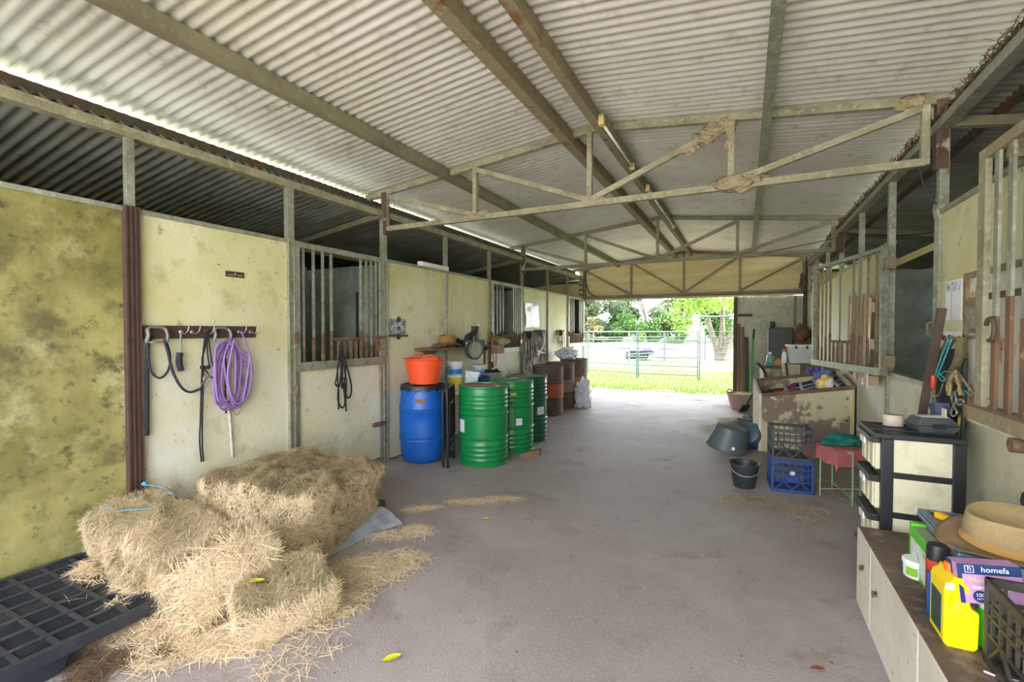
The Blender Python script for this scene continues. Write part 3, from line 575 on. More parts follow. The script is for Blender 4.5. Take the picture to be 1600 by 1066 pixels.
# ---- table behind the drums and what stands on it
TZ = .735
tb = thing('trestle_table', 'narrow table against the ribbed wall behind the green drums', 'table', (-3.28, 5.7, 0))
obj('table_top', G().box(-.26, .26, -1.0, 1.1, TZ-.03, TZ), white, tb, bevel=.006)
for x in (-.2, .2):
    for y in (-.9, 1.0): obj('leg', G().tube([(x, y, 0), (x, y, TZ-.03)], .015, 8), black, tb)
whitebl = M('white_blue_print', S(222, 228, 230), .4, mix=[(7, S(110, 176, 220), .5, .62), (16, S(60, 120, 190), .64, .70)])
blueprint = M('blue_print', S(40, 130, 210), .4, mix=[(9, S(220, 232, 240), .56, .6)])
yelprint = M('yellow_print', S(222, 206, 70), .45, mix=[(12, S(240, 232, 160), .55, .62), (16, S(60, 52, 40), .66, .69)])
lidw = M('white_lid', S(228, 230, 228), .4)
def pail(label, loc, r, h, m, lid=lidw, tilt=None, name='plastic_pail', band=None):
    t = thing(name, label, 'bucket', loc)
    if tilt: t.rotation_euler = tilt
    obj('pail_body', G().lathe([(r*.9, 0), (r*.93, .004), (r, h-.02)], 28), m, t, smooth=False, auto=True)
    if band: obj('printed_band', G().lathe([(r*.945, h*.08), (r*.985, h*.45)], 28, cap=False), band, t, smooth=True)
    obj('lid', G().lathe([(r*1.04, h-.024), (r*1.05, h-.004), (r*1.0, h), (.01, h-.003)], 28), lid, t, auto=True)
    hd = [Vector((math.cos(q)*r*1.04, math.sin(q)*-.02-r*.55*math.sin(q)*.9, h-.03-.05*math.sin(q))) for q in np.linspace(0, PI, 10)]
    return t
def on_x(px, py, x): return at(px, py, 'x', x)
p = at(711, 590, 'x', -3.32); py_ = p.y
pail('yellow plastic pail at the bottom of a two-pail stack beside the orange tub', (-3.32, py_, TZ), .098, .165, yelprint)
pail('white and blue pail stacked on the yellow pail', (-3.32, py_, TZ+.166), .096, .175, whitebl, band=blueprint)
p = at(748, 580, 'x', -3.40); pail('larger blue and white pail behind the tilted container', (-3.40, p.y, TZ), .11, .25, whitebl, band=blueprint)
p = at(735, 595, 'x', -3.16)
tc_ = thing('feed_container', 'tilted white and blue square container with handle on the table', 'container', (-3.16, p.y, TZ+.015)); tc_.rotation_euler = (.0, .16, .5)
obj('container_body', G().hexa([(-.075, -.075, 0), (.075, -.075, 0), (.075, .075, 0), (-.075, .075, 0), (-.085, -.085, .18), (.085, -.085, .18), (.085, .085, .18), (-.085, .085, .18)]), whitebl, tc_, bevel=.012)
obj('lid', G().box(-.092, .092, -.092, .092, .18, .2), lidw, tc_, bevel=.006); obj('handle', G().tube(bez([(-.088, -.096, .12), (0, -.115, .075), (.088, -.096, .12)]), .006, 6), lidw, tc_)
p = at(770, 588, 'x', -3.22)
tc_ = thing('grey_basin', 'grey plastic basin heaped with dark oddments on the table', 'basin', (-3.22, p.y, TZ))
obj('basin_body', G().lathe([(.09, 0), (.1, .005), (.13, .13), (.138, .135), (.138, .145), (.125, .14), (.095, .015), (.01, .012)], 28, sx=1, sy=1.25), M('grey_basin_plastic', S(150, 152, 140), .5), tc_, auto=True)
g = G()
for k in range(9): g.blob((random.uniform(-.07, .07), random.uniform(-.1, .1), .12+random.uniform(0, .03)), random.uniform(.03, .05), 2, .5)
tag(obj('oddments', g, blackmat, tc_), kind='stuff')
bagm = M('navy_cloth', S(34, 50, 108), .7, mix=[(8, S(60, 90, 160), .55, .7)]); foil = M('crumpled_silver_wrap', S(190, 192, 200), .35, .2, mix=[(10, S(150, 140, 150), .5, .7)], bump=(20, .6))
p = at(752, 600, 'x', -3.10); one('cloth_bag', G().blob((-3.12, p.y+.12, TZ+.06), .1, 3, .4, (.9, 1.5, .6)), bagm, 'crumpled navy cloth bag in front of the blue and white pail', 'bag', smooth=True)
p = at(764, 600, 'x', -3.06); tcan = thing('tin_can', 'tin can lying on its side beside the navy cloth bag', 'can', (-3.05, p.y+.06, TZ+.038)); obj('can_body', G().lathe([(.036, 0), (.038, .002), (.038, .1), (.036, .102), (.034, .098), (.005, .097)], 20, RX(PI/2)@RZ(0)), M('can_print', S(150, 120, 90), .4, .4), tcan, auto=True)
for i, (dy, lbl) in enumerate(((.42, 'crumpled silver wrapper nearest the grey basin'), (.62, 'crumpled silver wrapper beyond the grey basin near the door bars'), (-.22, 'flattened white feed bag at the front of the table by the pails'))):
    one('wrapper', G().blob((-3.08, p.y+dy, TZ+.03), .07, 3, .6, (1, 1.4, .45)), foil if i < 2 else lidw, lbl, 'wrapper', smooth=True)

# ---- wall shelf
SZ = 1.255; sy0, sy1 = at(664, 540, 'x', -3.42).y, at(772, 540, 'x', -3.42).y
sh = thing('wall_shelf', 'rough brown timber shelf on the ribbed wall above the pails', 'shelf', (XL+.01, sy0, SZ))
obj('shelf_board', G().box(0, .26, 0, sy1-sy0, -.03, 0), wood, sh, bevel=.005)
for y in (.18, sy1-sy0-.25): obj('bracket', G().prism([(0, 0), (.22, 0), (0, -.2)], .012, T((0, y, -.03))@RX(PI/2)), darkbeam, sh)
def hat(label, loc, rz, L, Wd, hc, brim, m, mband=None, tilt=(0, 0), crown_dip=.25, name='hat'):
    t = thing(name, label, 'hat', loc); t.rotation_euler = (tilt[0], tilt[1], rz)
    def cf(u, v):
        a = 2*PI*u; ca, sa = math.cos(a), math.sin(a)
        k = 1-.10*v if v < .8 else (1-.08-.92*((v-.8)/.2)**1.0)
        z = hc*min(1, v/.8)*(1-.0*v) if v < .8 else hc-(hc*crown_dip*math.sin((v-.8)/.2*PI/2))
        z *= 1-.10*ca*ca*(v > .3); wob = 1+.02*math.sin(5*a+3*v)
        return Vector((ca*L/2*k*wob, sa*Wd/2*k*wob, z))
    obj('crown', G().grid(cf, 40, 16), m, t, smooth=True)
    def bf(u, v):
        a = 2*PI*u; ca, sa = math.cos(a), math.sin(a); r1 = v*brim
        return Vector((ca*(L/2+r1), sa*(Wd/2+r1), .0+(.018*abs(sa)**2-.022*ca*ca)*v+.006*math.sin(3*a+1)*v))
    g = G().grid(bf, 48, 5); o = obj('brim', g, m, t, smooth=True); sm = o.modifiers.new('thick', 'SOLIDIFY'); sm.thickness = .004; sm.offset = 0
    if mband: obj('hat_band', G().grid(lambda u, v: Vector((math.cos(2*PI*u)*(L/2+.003)*(1-.025*v), math.sin(2*PI*u)*(Wd/2+.003)*(1-.025*v), .003+.028*v)), 40, 2), mband, t, smooth=True)
    return t
felt = M('brown_felt', S(150, 112, 66), .85, mix=[(10, S(118, 84, 50), .45, .7)], bump=(60, .3))
hy = at(698, 530, 'x', -3.45).y; hat('brown bush hat on the left end of the wall shelf', (-3.44, hy, SZ+.03), 1.35, .26, .19, .13, .075, felt, M('dark_felt_band', S(92, 66, 44), .8), crown_dip=.3)
y_ = at(738, 533, 'x', -3.44).y
one('cardboard_box', G().box(-3.53, -3.36, y_-.28, y_+.22, SZ, SZ+.085), M('dark_blue_card', S(34, 66, 92), .6, mix=[(10, S(50, 90, 120), .55, .7)]), 'long flat dark blue box on the shelf under the boot', 'box', bevel=.004)
one('box', G().box(-3.36, -3.31, y_-.3, y_-.1, SZ, SZ+.055), lidw, 'small white carton on the shelf edge in front of the blue box', 'box', bevel=.004)
bt = thing('work_boot', 'dark leather work boot on top of the blue box', 'boot', (-3.45, y_+.05, SZ+.086), math.radians(-105))
dl = M('black_leather', S(44, 38, 38), .55, mix=[(10, S(60, 52, 48), .5, .7)])
def bootf(u, v):                              # rings up from the sole; the foot points along +x
    a = 2*PI*u; rows = [(0, -.10, .17, .046), (.2, -.10, .17, .048), (.4, -.098, .155, .046), (.55, -.095, .09, .043), (.7, -.092, .035, .042), (.85, -.092, .03, .044), (1, -.098, .036, .048)]; zs = [.012, .035, .065, .09, .115, .15, .19]
    for i in range(6):
        if v <= rows[i+1][0]+1e-6:
            f = (v-rows[i][0])/(rows[i+1][0]-rows[i][0]); q = [rows[i][k]+(rows[i+1][k]-rows[i][k])*f for k in range(4)]; z = zs[i]+(zs[i+1]-zs[i])*f; break
    x0, x1 = q[1], q[2]; return Vector(((x0+x1)/2+(x1-x0)/2*math.cos(a), q[3]*math.sin(a), z))
obj('upper', G().grid(bootf, 28, 18), dl, bt, smooth=True); obj('sole', G().lathe([(.138, -.0), (.138, .018)], 28, T((.035, 0, 0)), 1, .36), black, bt); obj('pull_tab', G().box(-.108, -.098, -.012, .012, .17, .225), lidw, bt)
y2 = at(775, 525, 'x', -3.42).y
hat('small olive-brown cap hat at the far end of the shelf', (-3.44, y2, SZ+.03), 1.5, .2, .17, .1, .04, M('olive_felt', S(126, 112, 66), .85, mix=[(12, S(100, 84, 50), .45, .7)]), crown_dip=-.1)
one('tool_bag', G().blob((-3.40, at(716, 532, 'x', -3.4).y, SZ+.05), .06, 3, .4, (.8, 1.1, .9)), blackmat, 'small black pouch between the bush hat and the blue box', 'bag', smooth=True)
# dial scale hanging on the front of the shelf
sp = at(742, 547, 'x', -3.24); sc = thing('dial_scale', 'round hanging dial scale with pale face in front of the shelf', 'scale', sp); sc.rotation_euler = (0, 0, math.radians(72))
grm = M('grey_green_enamel', S(70, 84, 74), .5, mix=[(8, S(50, 60, 54), .45, .7)])
mface = T((0, 0, 0))@RX(PI/2)
obj('case', G().lathe([(.002, -.07), (.118, -.07), (.128, -.05), (.128, .02), (.118, .028), (.112, .02), (.112, .0)], 36, mface, cap=False), grm, sc, auto=True)
obj('dial_face', G().lathe([(.112, .014), (.005, .014)], 36, mface), M('pale_dial', S(206, 212, 186), .5, mix=[(14, S(184, 190, 160), .5, .7)]), sc)
for k in range(12): a = k*PI/6; obj('tick_mark', G().box(-.002, .002, .085, .1, .0142, .0152, mface@RZ(a)), black, sc)
obj('needle', G().box(-.0025, .0025, -.01, .08, .0145, .016, mface@RZ(.3)), black, sc); obj('scale_body', G().box(-.05, .05, .05, .2, .06, .13), grm, sc, bevel=.01); obj('hook', G().tube(bez([(0, .02, .12), (0, .02, .17), (.02, .02, .185), (.03, .02, .17)]), .006, 6), chrome, sc)
def wl_path(pts, x, r, m, name, label, cat, n=6, smooth=True, k=8, flat=None, parent=None, closed=False):
    pp = bez([at(a, b_, 'x', x) for a, b_ in pts], k); g = G()
    if flat: g.tube(pp, r, 6, r2=flat, nrm=(1, 0, 0))
    else: g.tube(pp, r, n, closed=closed)
    if parent is not None: return wpart(name, g, m, parent, smooth=smooth)
    return one(name, g, m, label, cat, smooth=smooth)
strapm = M('red_brown_strap', S(160, 84, 62), .6, mix=[(10, S(120, 60, 44), .5, .7)])
tst = thing('leather_strap', 'red-brown leather strap hanging in a loop from the shelf', 'strap', at(773, 575, 'x', -3.2))
wl_path([(776, 532), (770, 530), (770, 548), (772, 574)], -3.22, .014, strapm, 'strap_band', 0, 0, flat=.004, parent=tst); wl_path([(776, 532), (779, 536), (776, 550), (775, 572)], -3.24, .014, strapm, 'strap_band', 0, 0, flat=.004, parent=tst)
tst = thing('shelf_prop', 'pair of dark timber props standing under the shelf', 'timber', at(762, 600, 'x', -3.4))
for px in (757, 765): wl_path([(px, 545), (px, 595)], -3.35, .018, wood, 'timber', 0, 0, n=4, parent=tst, smooth=False)
one('cardboard_box', G().box(-3.36, -3.2, at(783, 548, 'x', -3.2).y-.06, at(783, 548, 'x', -3.2).y+.1, SZ-.12, SZ), M('red_grey_card', S(150, 110, 96), .7), 'small reddish box hanging at the far end of the shelf', 'box', bevel=.004)
one('rag', G().blob((-3.32, at(786, 533, 'x', -3.32).y, SZ+.05), .09, 3, .5, (.9, 1.6, .6)), M('pale_green_rag', S(168, 172, 128), .8), 'pale rag bundle draped over the far shelf end', 'cloth', smooth=True)
# ---- left wall: tack board with hooks and what hangs there
a0, a1 = at(222, 520, 'x', XL), at(397, 519, 'x', XL)
hb = thing('hook_board', 'red-brown hook board screwed to the cream wall above the hay', 'hook rack', (XL, a0.y, 1.41))
obj('board', G().box(0, .022, 0, a1.y-a0.y, 0, .09), redpost, hb, bevel=.003)
HX = XL+.03
for px in (243, 345):
    o = G(); c = at(px, 522, 'x', HX)
    o.tube(bez([c+Vector((.01, -.062, -.055)), c+Vector((.03, -.058, -.01)), c+Vector((.01, -.05, .035)), c+Vector((.005, 0, .045)), c+Vector((.01, .05, .035)), c+Vector((.03, .058, -.01)), c+Vector((.01, .062, -.055))], 5), .010, 6, r2=.016)
    if px == 243: o.tube([c+Vector((.03, -.055, -.055)), c+Vector((.03, .055, -.055))], .006, 6)
    wpart('saddle_hook', o, M('dull_zinc', S(128, 134, 128), .55, .4), hb, smooth=True)
for px in (283, 301, 323, 374, 392):
    c = at(px, 519, 'x', HX); wpart('hook', G().tube(bez([c+Vector((-.005, 0, 0)), c+Vector((.03, .005, -.012)), c+Vector((.055, .015, .01)), c+Vector((.06, .02, .045))], 5), .004, 6).lathe([(.016, 0), (.016, .006), (.004, .008)], 12, T(c+Vector((-.004, 0, 0)))@RY(PI/2)), chrome, hb, smooth=True)
WX = XL+.035
navyweb = M('navy_webbing', S(36, 42, 52), .8, mix=[(60, S(56, 62, 72), .5, .7)])
t = thing('lead_rope', 'dark navy webbing lead looped over the left saddle hook', 'rope', at(231, 681, 'x', WX))
wl_path([(236, 526), (231, 540), (230, 580), (230, 630), (230, 681)], WX, .014, navyweb, 'strap_end', 0, 0, flat=.005, parent=t)
wl_path([(231, 532), (232, 560), (237, 582), (250, 591), (262, 580), (266, 560), (262, 540), (257, 531)], WX+.01, .008, navyweb, 'strap_loop', 0, 0, flat=.004, parent=t)
wl_path([(257, 531), (263, 553), (268, 575), (276, 594), (286, 608), (298, 613), (312, 608)], WX+.015, .009, navyweb, 'strap_run', 0, 0, parent=t)
wl_path([(312, 606), (318, 597), (326, 588)], WX+.02, .006, chrome, 'snap_hook', 0, 0, parent=t)
t = thing('hoof_pick', 'small hoof brush with pale cord hanging from second hook', 'brush', at(283, 582, 'x', WX))
wl_path([(283, 516), (282, 535), (283, 552)], WX, .007, M('pale_cord', S(150, 170, 160), .7), 'cord', 0, 0, flat=.003, parent=t); wl_path([(281, 551), (280, 566), (283, 580)], WX+.01, .022, navyweb, 'brush_handle', 0, 0, flat=.012, parent=t)
t = thing('rope_halter', 'black rope halter hanging in a long double strand from the middle hook', 'halter', at(316, 722, 'x', WX))
for ps in ([(322, 517), (318, 545), (317, 575), (322, 573)], [(324, 517), (324, 550), (328, 575)], [(322, 518), (321, 540), (316, 560), (316, 575)], [(325, 520), (330, 560), (335, 583), (330, 590), (322, 580), (316, 573)], [(316, 573), (314, 620), (313, 660), (312, 690), (315, 722)], [(318, 576), (317, 620), (316, 660), (316, 695), (318, 721)]): wl_path(ps, WX+.012, .0055, blackmat, 'rope', 0, 0, parent=t)
for px, py in ((316, 574), (325, 574), (323, 520)): wpart('knot', G().blob(at(px, py, 'x', WX+.012), .016, 2, .3), blackmat, t, smooth=True)
wl_path([(321, 600), (318, 592), (323, 584), (328, 590), (324, 600), (319, 608)], WX+.02, .004, chrome, 'snap_hook', 0, 0, parent=t)
purple = M('purple_hose_rubber', S(138, 104, 168), .4)
t = thing('garden_hose', 'coil of purple hose hung on the right saddle hook', 'hose', at(362, 640, 'x', WX))
loops = [(358, 530, 340, 615, 352, 640, 380, 615), (362, 529, 334, 590, 345, 632, 372, 622), (356, 531, 337, 600, 360, 637, 386, 590), (364, 530, 346, 610, 362, 634, 377, 580), (360, 530, 350, 580, 370, 632, 392, 585), (357, 532, 336, 570, 348, 626, 368, 600), (366, 531, 356, 600, 372, 628, 389, 570)]
for i, (ax_, ay, bx, by, cx, cy, dx, dy) in enumerate(loops):
    pts = [(ax_, ay), (bx+5, (ay+by)/2-12), (bx, by-10), (cx-8, cy-4), (cx+6, cy), (dx-2, dy+14), (dx, dy-15), (ax_+10, ay+18)]
    pp = bez([at(a, b_, 'x', WX+.008+.006*i) for a, b_ in pts+[pts[0]]], 7); wpart('hose_loop', G().tube(pp, .0085, 7), purple, t, smooth=True)
wl_path([(377, 518), (384, 535), (391, 560), (393, 590), (386, 620), (372, 632)], WX+.055, .006, purple, 'hose_tail', 0, 0, parent=t)
t = thing('training_stick', 'white flat whip hanging behind the purple hose', 'whip', at(364, 716, 'x', WX))
wl_path([(360, 560), (356, 620), (360, 660), (364, 715)], WX-.005, .014, M('white_fibre', S(206, 202, 194), .6, mix=[(20, S(170, 160, 156), .5, .7)]), 'shaft', 0, 0, flat=.004, parent=t); wl_path([(353, 560), (352, 600), (353, 646)], WX-.004, .006, blackmat, 'handle_strap', 0, 0, parent=t)
wl_path([(362, 640), (370, 648), (376, 640), (372, 632)], WX+.02, .004, chrome, 'ring', 0, 0, parent=t)
p0, p1 = at(352, 423, 'x', XL), at(381, 435, 'x', XL)
t = thing('wall_plaque', 'small dark name plaque high on the cream wall', 'sign', (XL, p0.y, p1.z))
obj('plate', G().box(0, .006, 0, p1.y-p0.y, 0, p0.z-p1.z), M('dark_brown_plate', S(58, 48, 44), .5), t, bevel=.001)
goldp = M('tan_print', S(190, 160, 116), .6); wq = p1.y-p0.y; hq = p0.z-p1.z
for y0, y1, z0, z1 in ((.1, .4, .28, .42), (.62, .9, .28, .42), (.46, .54, .4, .75), (.46, .5, .3, .5)): obj('print_mark', G().box(.006, .0068, y0*wq, y1*wq, z0*hq, z1*hq), goldp, t)
# bridle over the first stable door
t = thing('bridle', 'black bridle slung over the middle rail of the nearest stable door', 'bridle', at(537, 640, 'x', WX+.03))
for ps in ([(531, 540), (529, 565), (526, 590), (524, 600), (530, 603), (533, 580), (532, 556)], [(534, 550), (538, 575), (541, 600), (540, 625), (541, 643)], [(530, 558), (527, 585), (529, 610), (529, 640)], [(536, 552), (544, 580), (549, 605), (547, 620), (541, 618), (537, 590)], [(529, 603), (528, 625), (534, 637), (539, 630), (537, 606), (533, 590)], [(533, 552), (535, 580), (534, 605), (539, 600), (540, 570)]): wl_path(ps, WX+.035, .010, blackmat, 'strap', 0, 0, flat=.004, parent=t)
for px, py in ((527, 598), (538, 596)): wpart('ring', G().tube([at(px, py, 'x', WX+.05)+Vector((0, .016*math.cos(q), .016*math.sin(q))) for q in np.linspace(0, 2*PI, 12, False)], .003, 5, True), chrome, t, smooth=True)
# picture clip-board
p0, p1 = at(609, 499, 'x', XL), at(633, 526, 'x', XL)
t = thing('wall_picture', 'small grey landscape picture on a black clip on the cream wall', 'picture', (XL, p0.y, p1.z))
wq, hq = p1.y-p0.y, p0.z-p1.z; photo = M('grey_print', S(170, 176, 176), .4, mix=[(14, S(92, 98, 96), .46, .56), (30, S(214, 218, 220), .55, .65)])
obj('print', G().box(.008, .014, 0, wq, .04, hq), photo, t); obj('backing', G().box(0, .008, -.004, wq+.004, .03, hq+.004), M('grey_card', S(118, 124, 124), .6), t)
obj('clip', G().box(.006, .02, -.03, wq+.03, .0, .022), black, t); obj('clip', G().box(.006, .022, wq*.42, wq*.58, -.03, .03), black, t); obj('clip', G().box(.006, .022, wq*.44, wq*.6, hq-.03, hq+.03), black, t)
obj('horse_silhouette', G().blob((.0155, wq*.5, hq*.5), .03, 2, .3, (.08, 1.1, .7)), M('dark_print', S(66, 72, 66), .5), t)
# strip light on top of the left wall
p0, p1 = at(655, 412, 'x', XL), at(692, 420, 'x', XL); t = thing('strip_light', 'white strip light lying on top of the cream wall', 'light', (XL, p0.y, ZW+.03)); obj('housing', G().box(-.03, .03, 0, p1.y-p0.y+.1, 0, .055), white, t, bevel=.006); obj('diffuser', G().box(.03, .04, .02, p1.y-p0.y+.08, .008, .045), M('milky_cover', S(226, 226, 210), .3), t)
# white sheet and tack beyond
p0, p1 = at(820, 473, 'x', XL), at(841, 512, 'x', XL)
def sheetf(u, v): return Vector((XL+.012+.012*noise.noise(Vector((u*3, v*4, 2)))+.01*(1-v), p0.y+(p1.y-p0.y)*(u+.03*math.sin(v*6)), p1.z+(p0.z-p1.z)*v))
one('plastic_sheet', G().grid(sheetf, 14, 20), M('milky_plastic', S(226, 230, 214), .3, mix=[(4, S(200, 206, 184), .45, .7)]), 'white plastic sheet pinned on the cream wall past the second door', 'sheet', smooth=True)
def tackset(label, px0, px1, py0, py1, n, ms, x=WX):
    t = thing('tack_bundle', label, 'tack', at((px0+px1)/2, py1, 'x', x))
    for i in range(n):
        q = px0+(px1-px0)*(i+.5)/n; h = py0+(py1-py0)*random.uniform(.55, 1); dx = random.uniform(-3, 3)
        wl_path([(q-1, py0+random.uniform(0, 4)), (q-2+dx*.3, (py0+h)/2-6), (q+dx, h-6), (q+dx+1.2, h), (q+dx+2, h-12), (q+1.5, py0+3)], x+random.uniform(.0, .05), .011, ms[i % len(ms)], 'strap', 0, 0, flat=.004, parent=t, k=5)
    for i in range(3): wpart('buckle', G().tube([at(random.uniform(px0, px1), random.uniform(py0+10, py1-15), 'x', x+.06)+Vector((0, .02*math.cos(q), .02*math.sin(q))) for q in np.linspace(0, 2*PI, 10, False)], .004, 5, True), chrome, t)
    wpart('hook_rail', G().bar(at(px0-1, py0+2, 'x', XL+.02), at(px1+1, py0+2, 'x', XL+.02), .03, .03), darkbeam, t)
    wpart('strap_bundle', G().blob(at((px0+px1)/2, py0+6, 'x', x+.03), .07, 3, .5, (.6, 1.4*(px1-px0)/26, .9)), ms[0], t, smooth=True)
tackset('tangle of brown bridles hanging under the white plastic sheet', 820, 833, 517, 588, 6, [blackmat, brownlea])
tackset('grey-brown leather harness hanging beside the brown bridles', 836, 853, 515, 575, 8, [brownlea, blackmat, M('grey_leather', S(128, 120, 104), .7)])
tackset('dark harness with orange straps hanging before the last stable door', 871, 880, 515, 552, 5, [blackmat, M('orange_strap', S(186, 96, 48), .6), brownlea])
bagw = M('white_plastic_bag', S(226, 226, 232), .3, mix=[(6, S(196, 196, 206), .45, .7)], bump=(18, .5))
c = px_floor(891, 9.75)
one('plastic_bag', G().blob((c.x-.02, c.y-.12, 1.0), .2, 4, .5, (1.0, 1.4, .55), 5), bagw, 'white plastic bag heaped on the farthest brown drum', 'bag', smooth=True)
c = px_floor(905, 9.02); one('rubbish_bag', G().blob((c.x+.07, c.y, .23), .19, 4, .5, (.75, .7, 1.45), 5), bagw, 'clear white rubbish bag on the floor between two brown drums', 'bag', smooth=True)

# ---- ridge tube lights, conduit, cables
tubem = M('white_glass_tube', S(236, 236, 226), .25)
def tube_light(label, pa, pb):
    x, z = -1.04, zroof(-1.04)-.115
    ya, yb = at(*pa, 'x', x).y, at(*pb, 'x', x).y; t = thing('tube_light', label, 'light', (x, ya, z))
    obj('housing', G().box(-.02, .02, -.02, yb-ya+.02, .03, .06), dusty, t); obj('tube', G().tube([(0, .02, 0), (0, yb-ya-.02, 0)], .013, 8), tubem, t, smooth=True)
    for y in (0, yb-ya): obj('end_holder', G().box(-.022, .022, y-.025, y+.025, -.025, .04), M('yellowed_plastic', S(206, 178, 112), .5), t)
tube_light('unlit tube light under the ridge beam at the nearest truss', (940, 233), (988, 296)); tube_light('unlit tube light farther along the ridge beam', (1012, 324), (1052, 372))
def cable(label, pts, r=.006, m=black): one('cable', G().tube(bez(pts, 10), r, 6), m, label, 'cable', smooth=True)
cable('thin wire hanging from the truss end to the right post', [at(1436, 262, 'y', 4.03), at(1448, 300, 'y', 4.03), at(1470, 325, 'y', 4.03)], .005)
cable('black cable drooping along the far left gable post', [(XL+.2, YE-.25, 2.92), (XL+.05, YE-.12, 2.9), (XL+.09, YE-.06, 2.6), (XL+.2, YE-.06, 2.36), (XL+.5, YE-.05, 2.29)], .012)
cable('sagging wire strung between the right stall posts', [(1.1, P(5), 2.72), (.4, P(5)+.1, 2.62), (-.3, P(5)+.2, 2.58)], .006)
cable('dusty wire slung across the right stall opening', [(1.17, P(5)-.5, 2.66), (1.9, 7.2, 2.62), (2.4, 6.2, 2.63)], .006)
one('hanging_tackle', G().blob(at(1255, 440, 'y', YE-.12), .09, 3, .5, (.6, .5, 1.6)).blob(at(1253, 447, 'y', YE-.12), .06, 2, .5), rustbar, 'dark tackle bundle hanging on the far right gable post', 'tackle', smooth=True)

# ================================================================== right side
# ---- open barred gate with a wooden pallet behind it
hx, hy_ = 1.09, 5.12; ga = math.radians(14.9)
t = thing('barred_gate', 'galvanised barred stable grille swung open on right wall before a wooden pallet', 'gate', (hx, hy_, 0), ga)
grille(t, 1.42, 1.10, 2.20, 0, M('old_brown_steel', S(132, 122, 94), .8, .1, mix=[(6, S(104, 78, 56), .52, .66), (22, S(160, 152, 122), .56, .7)], bump=(50, .3)), rustbar, .018, .016, .035, galv)
for z in (1.2, 2.05): obj('hinge', G().box(-.02, .06, -.05, .03, z-.05, z+.05), rusty, t)
oldw = M('weathered_board', S(172, 150, 114), .85, mix=[(4, S(216, 208, 188), .48, .58), (9, S(122, 98, 70), .54, .72), (30, S(70, 52, 38), .66, .76)], bump=(40, .4), stretch=(1, 1, .3))
t = thing('wooden_pallet', 'weathered wooden pallet propped upright behind the barred gate', 'pallet', (1.02, 5.36, .92)); t.rotation_euler = (.10, 0, 0)
for i in range(6): obj('pallet_slat', G().box(-.0, .02, .06+i*.17, .06+i*.17+.1, 0, .85+.03*math.sin(i*2)), oldw, t)
for z in (.08, .42, .76): obj('pallet_bearer', G().box(.02, .09, .03, 1.03, z-.045, z+.045), oldw, t)
# ---- sliding grille in front of the nearest right wall, and the rusty frame behind
t = thing('sliding_grille', 'rusty barred grille hung in front of the nearest right wall', 'grille', (1.0, 1.75, 0))
z0, z1, W = 1.11, 2.31, 1.25
obj('frame_stile', G().box(-.012, .012, W-.07, W, z0, z1), dusty, t); obj('frame_stile', G().box(-.012, .012, 0, .07, z0, z1), dusty, t)
obj('frame_rail', G().box(-.012, .012, .07, W-.07, z1-.05, z1), rusty, t); obj('frame_rail', G().box(-.05, .05, .0, W, z0-.06, z0), rusty, t)
for i in range(8):
    y = W-.165-i*.125; b_ = obj('bar', G().box(-.006, .006, y-.02, y+.02, z0, z1-.05), galv, t); obj('bar_foot', G().box(-.007, .007, y-.021, y+.021, z0, z0+.42+.08*(i % 2)), M('orange_brown_rust', S(122, 92, 68), .85, mix=[(8, S(98, 70, 52), .4, .66), (16, S(170, 150, 118), .56, .7)], bump=(60, .3)), b_)
obj('latch_ring', G().tube([Vector((-.03, W-.2+.04*math.cos(q), z0+.36+.05*math.sin(q))) for q in np.linspace(.4, 5, 14)], .009, 6), darkbeam, t, smooth=True); obj('cross_rail', G().box(.008, .016, .07, W-.07, z0+.5, z0+.53), darkbeam, t)
obj('roller', G().tube([(-.05, W-.45, z0-.1), (.05, W-.45, z0-.1)], .03, 12), rustbar, t)
for y in (.12, W-.12): obj('hanger', G().box(.03, .14, y-.03, y+.03, z1-.08, z1), rusty, t)
t = thing('rusty_frame', 'rust-stained steel frame with hasp on the cream wall behind the sliding grille', 'frame', (XR, 2.0, 0))
fy0, fy1, fz0, fz1 = 2.3, 3.56, .995, 1.79
stain = M('rust_stained_white', S(222, 220, 206), .5, mix=[(5, S(176, 120, 64), .58, .66), (3, S(150, 160, 160), .6, .72)])
wpart('backing_sheet', G().box(XR-.012, XR-.006, fy0, fy1, fz0, fz1), stain, t)
wpart('frame_stile', G().box(XR-.03, XR-.006, fy1-.03, fy1, fz0, fz1), rusty, t); wpart('frame_stile', G().box(XR-.03, XR-.006, fy1-.24, fy1-.2, fz0, fz1), rusty, t); wpart('frame_rail', G().box(XR-.03, XR-.006, fy0, fy1-.03, fz1-.03, fz1), rusty, t); wpart('frame_rail', G().box(XR-.03, XR-.006, fy1-.24, fy1, 1.42, 1.44), rusty, t); wpart('rust_plate', G().box(XR-.02, XR-.011, fy1-.19, fy1-.04, 1.45, 1.65), rusty, t)
wpart('hasp', G().bar((XR-.03, fy1-.1, 1.56), (XR-.03, fy1-.15, 1.47), .03, .02).lathe([(.03, 0), (.03, .03), (.005, .03)], 12, T((XR-.012, fy1-.1, 1.57))@RY(-PI/2)), galv, t)
one('wall_ledge', G().box(XR-.035, XR, 1.6, P(2)-.06, .965, .99), cream, 'thin cream ledge along the near right wall under the rusty frame', 'ledge', bevel=.003)
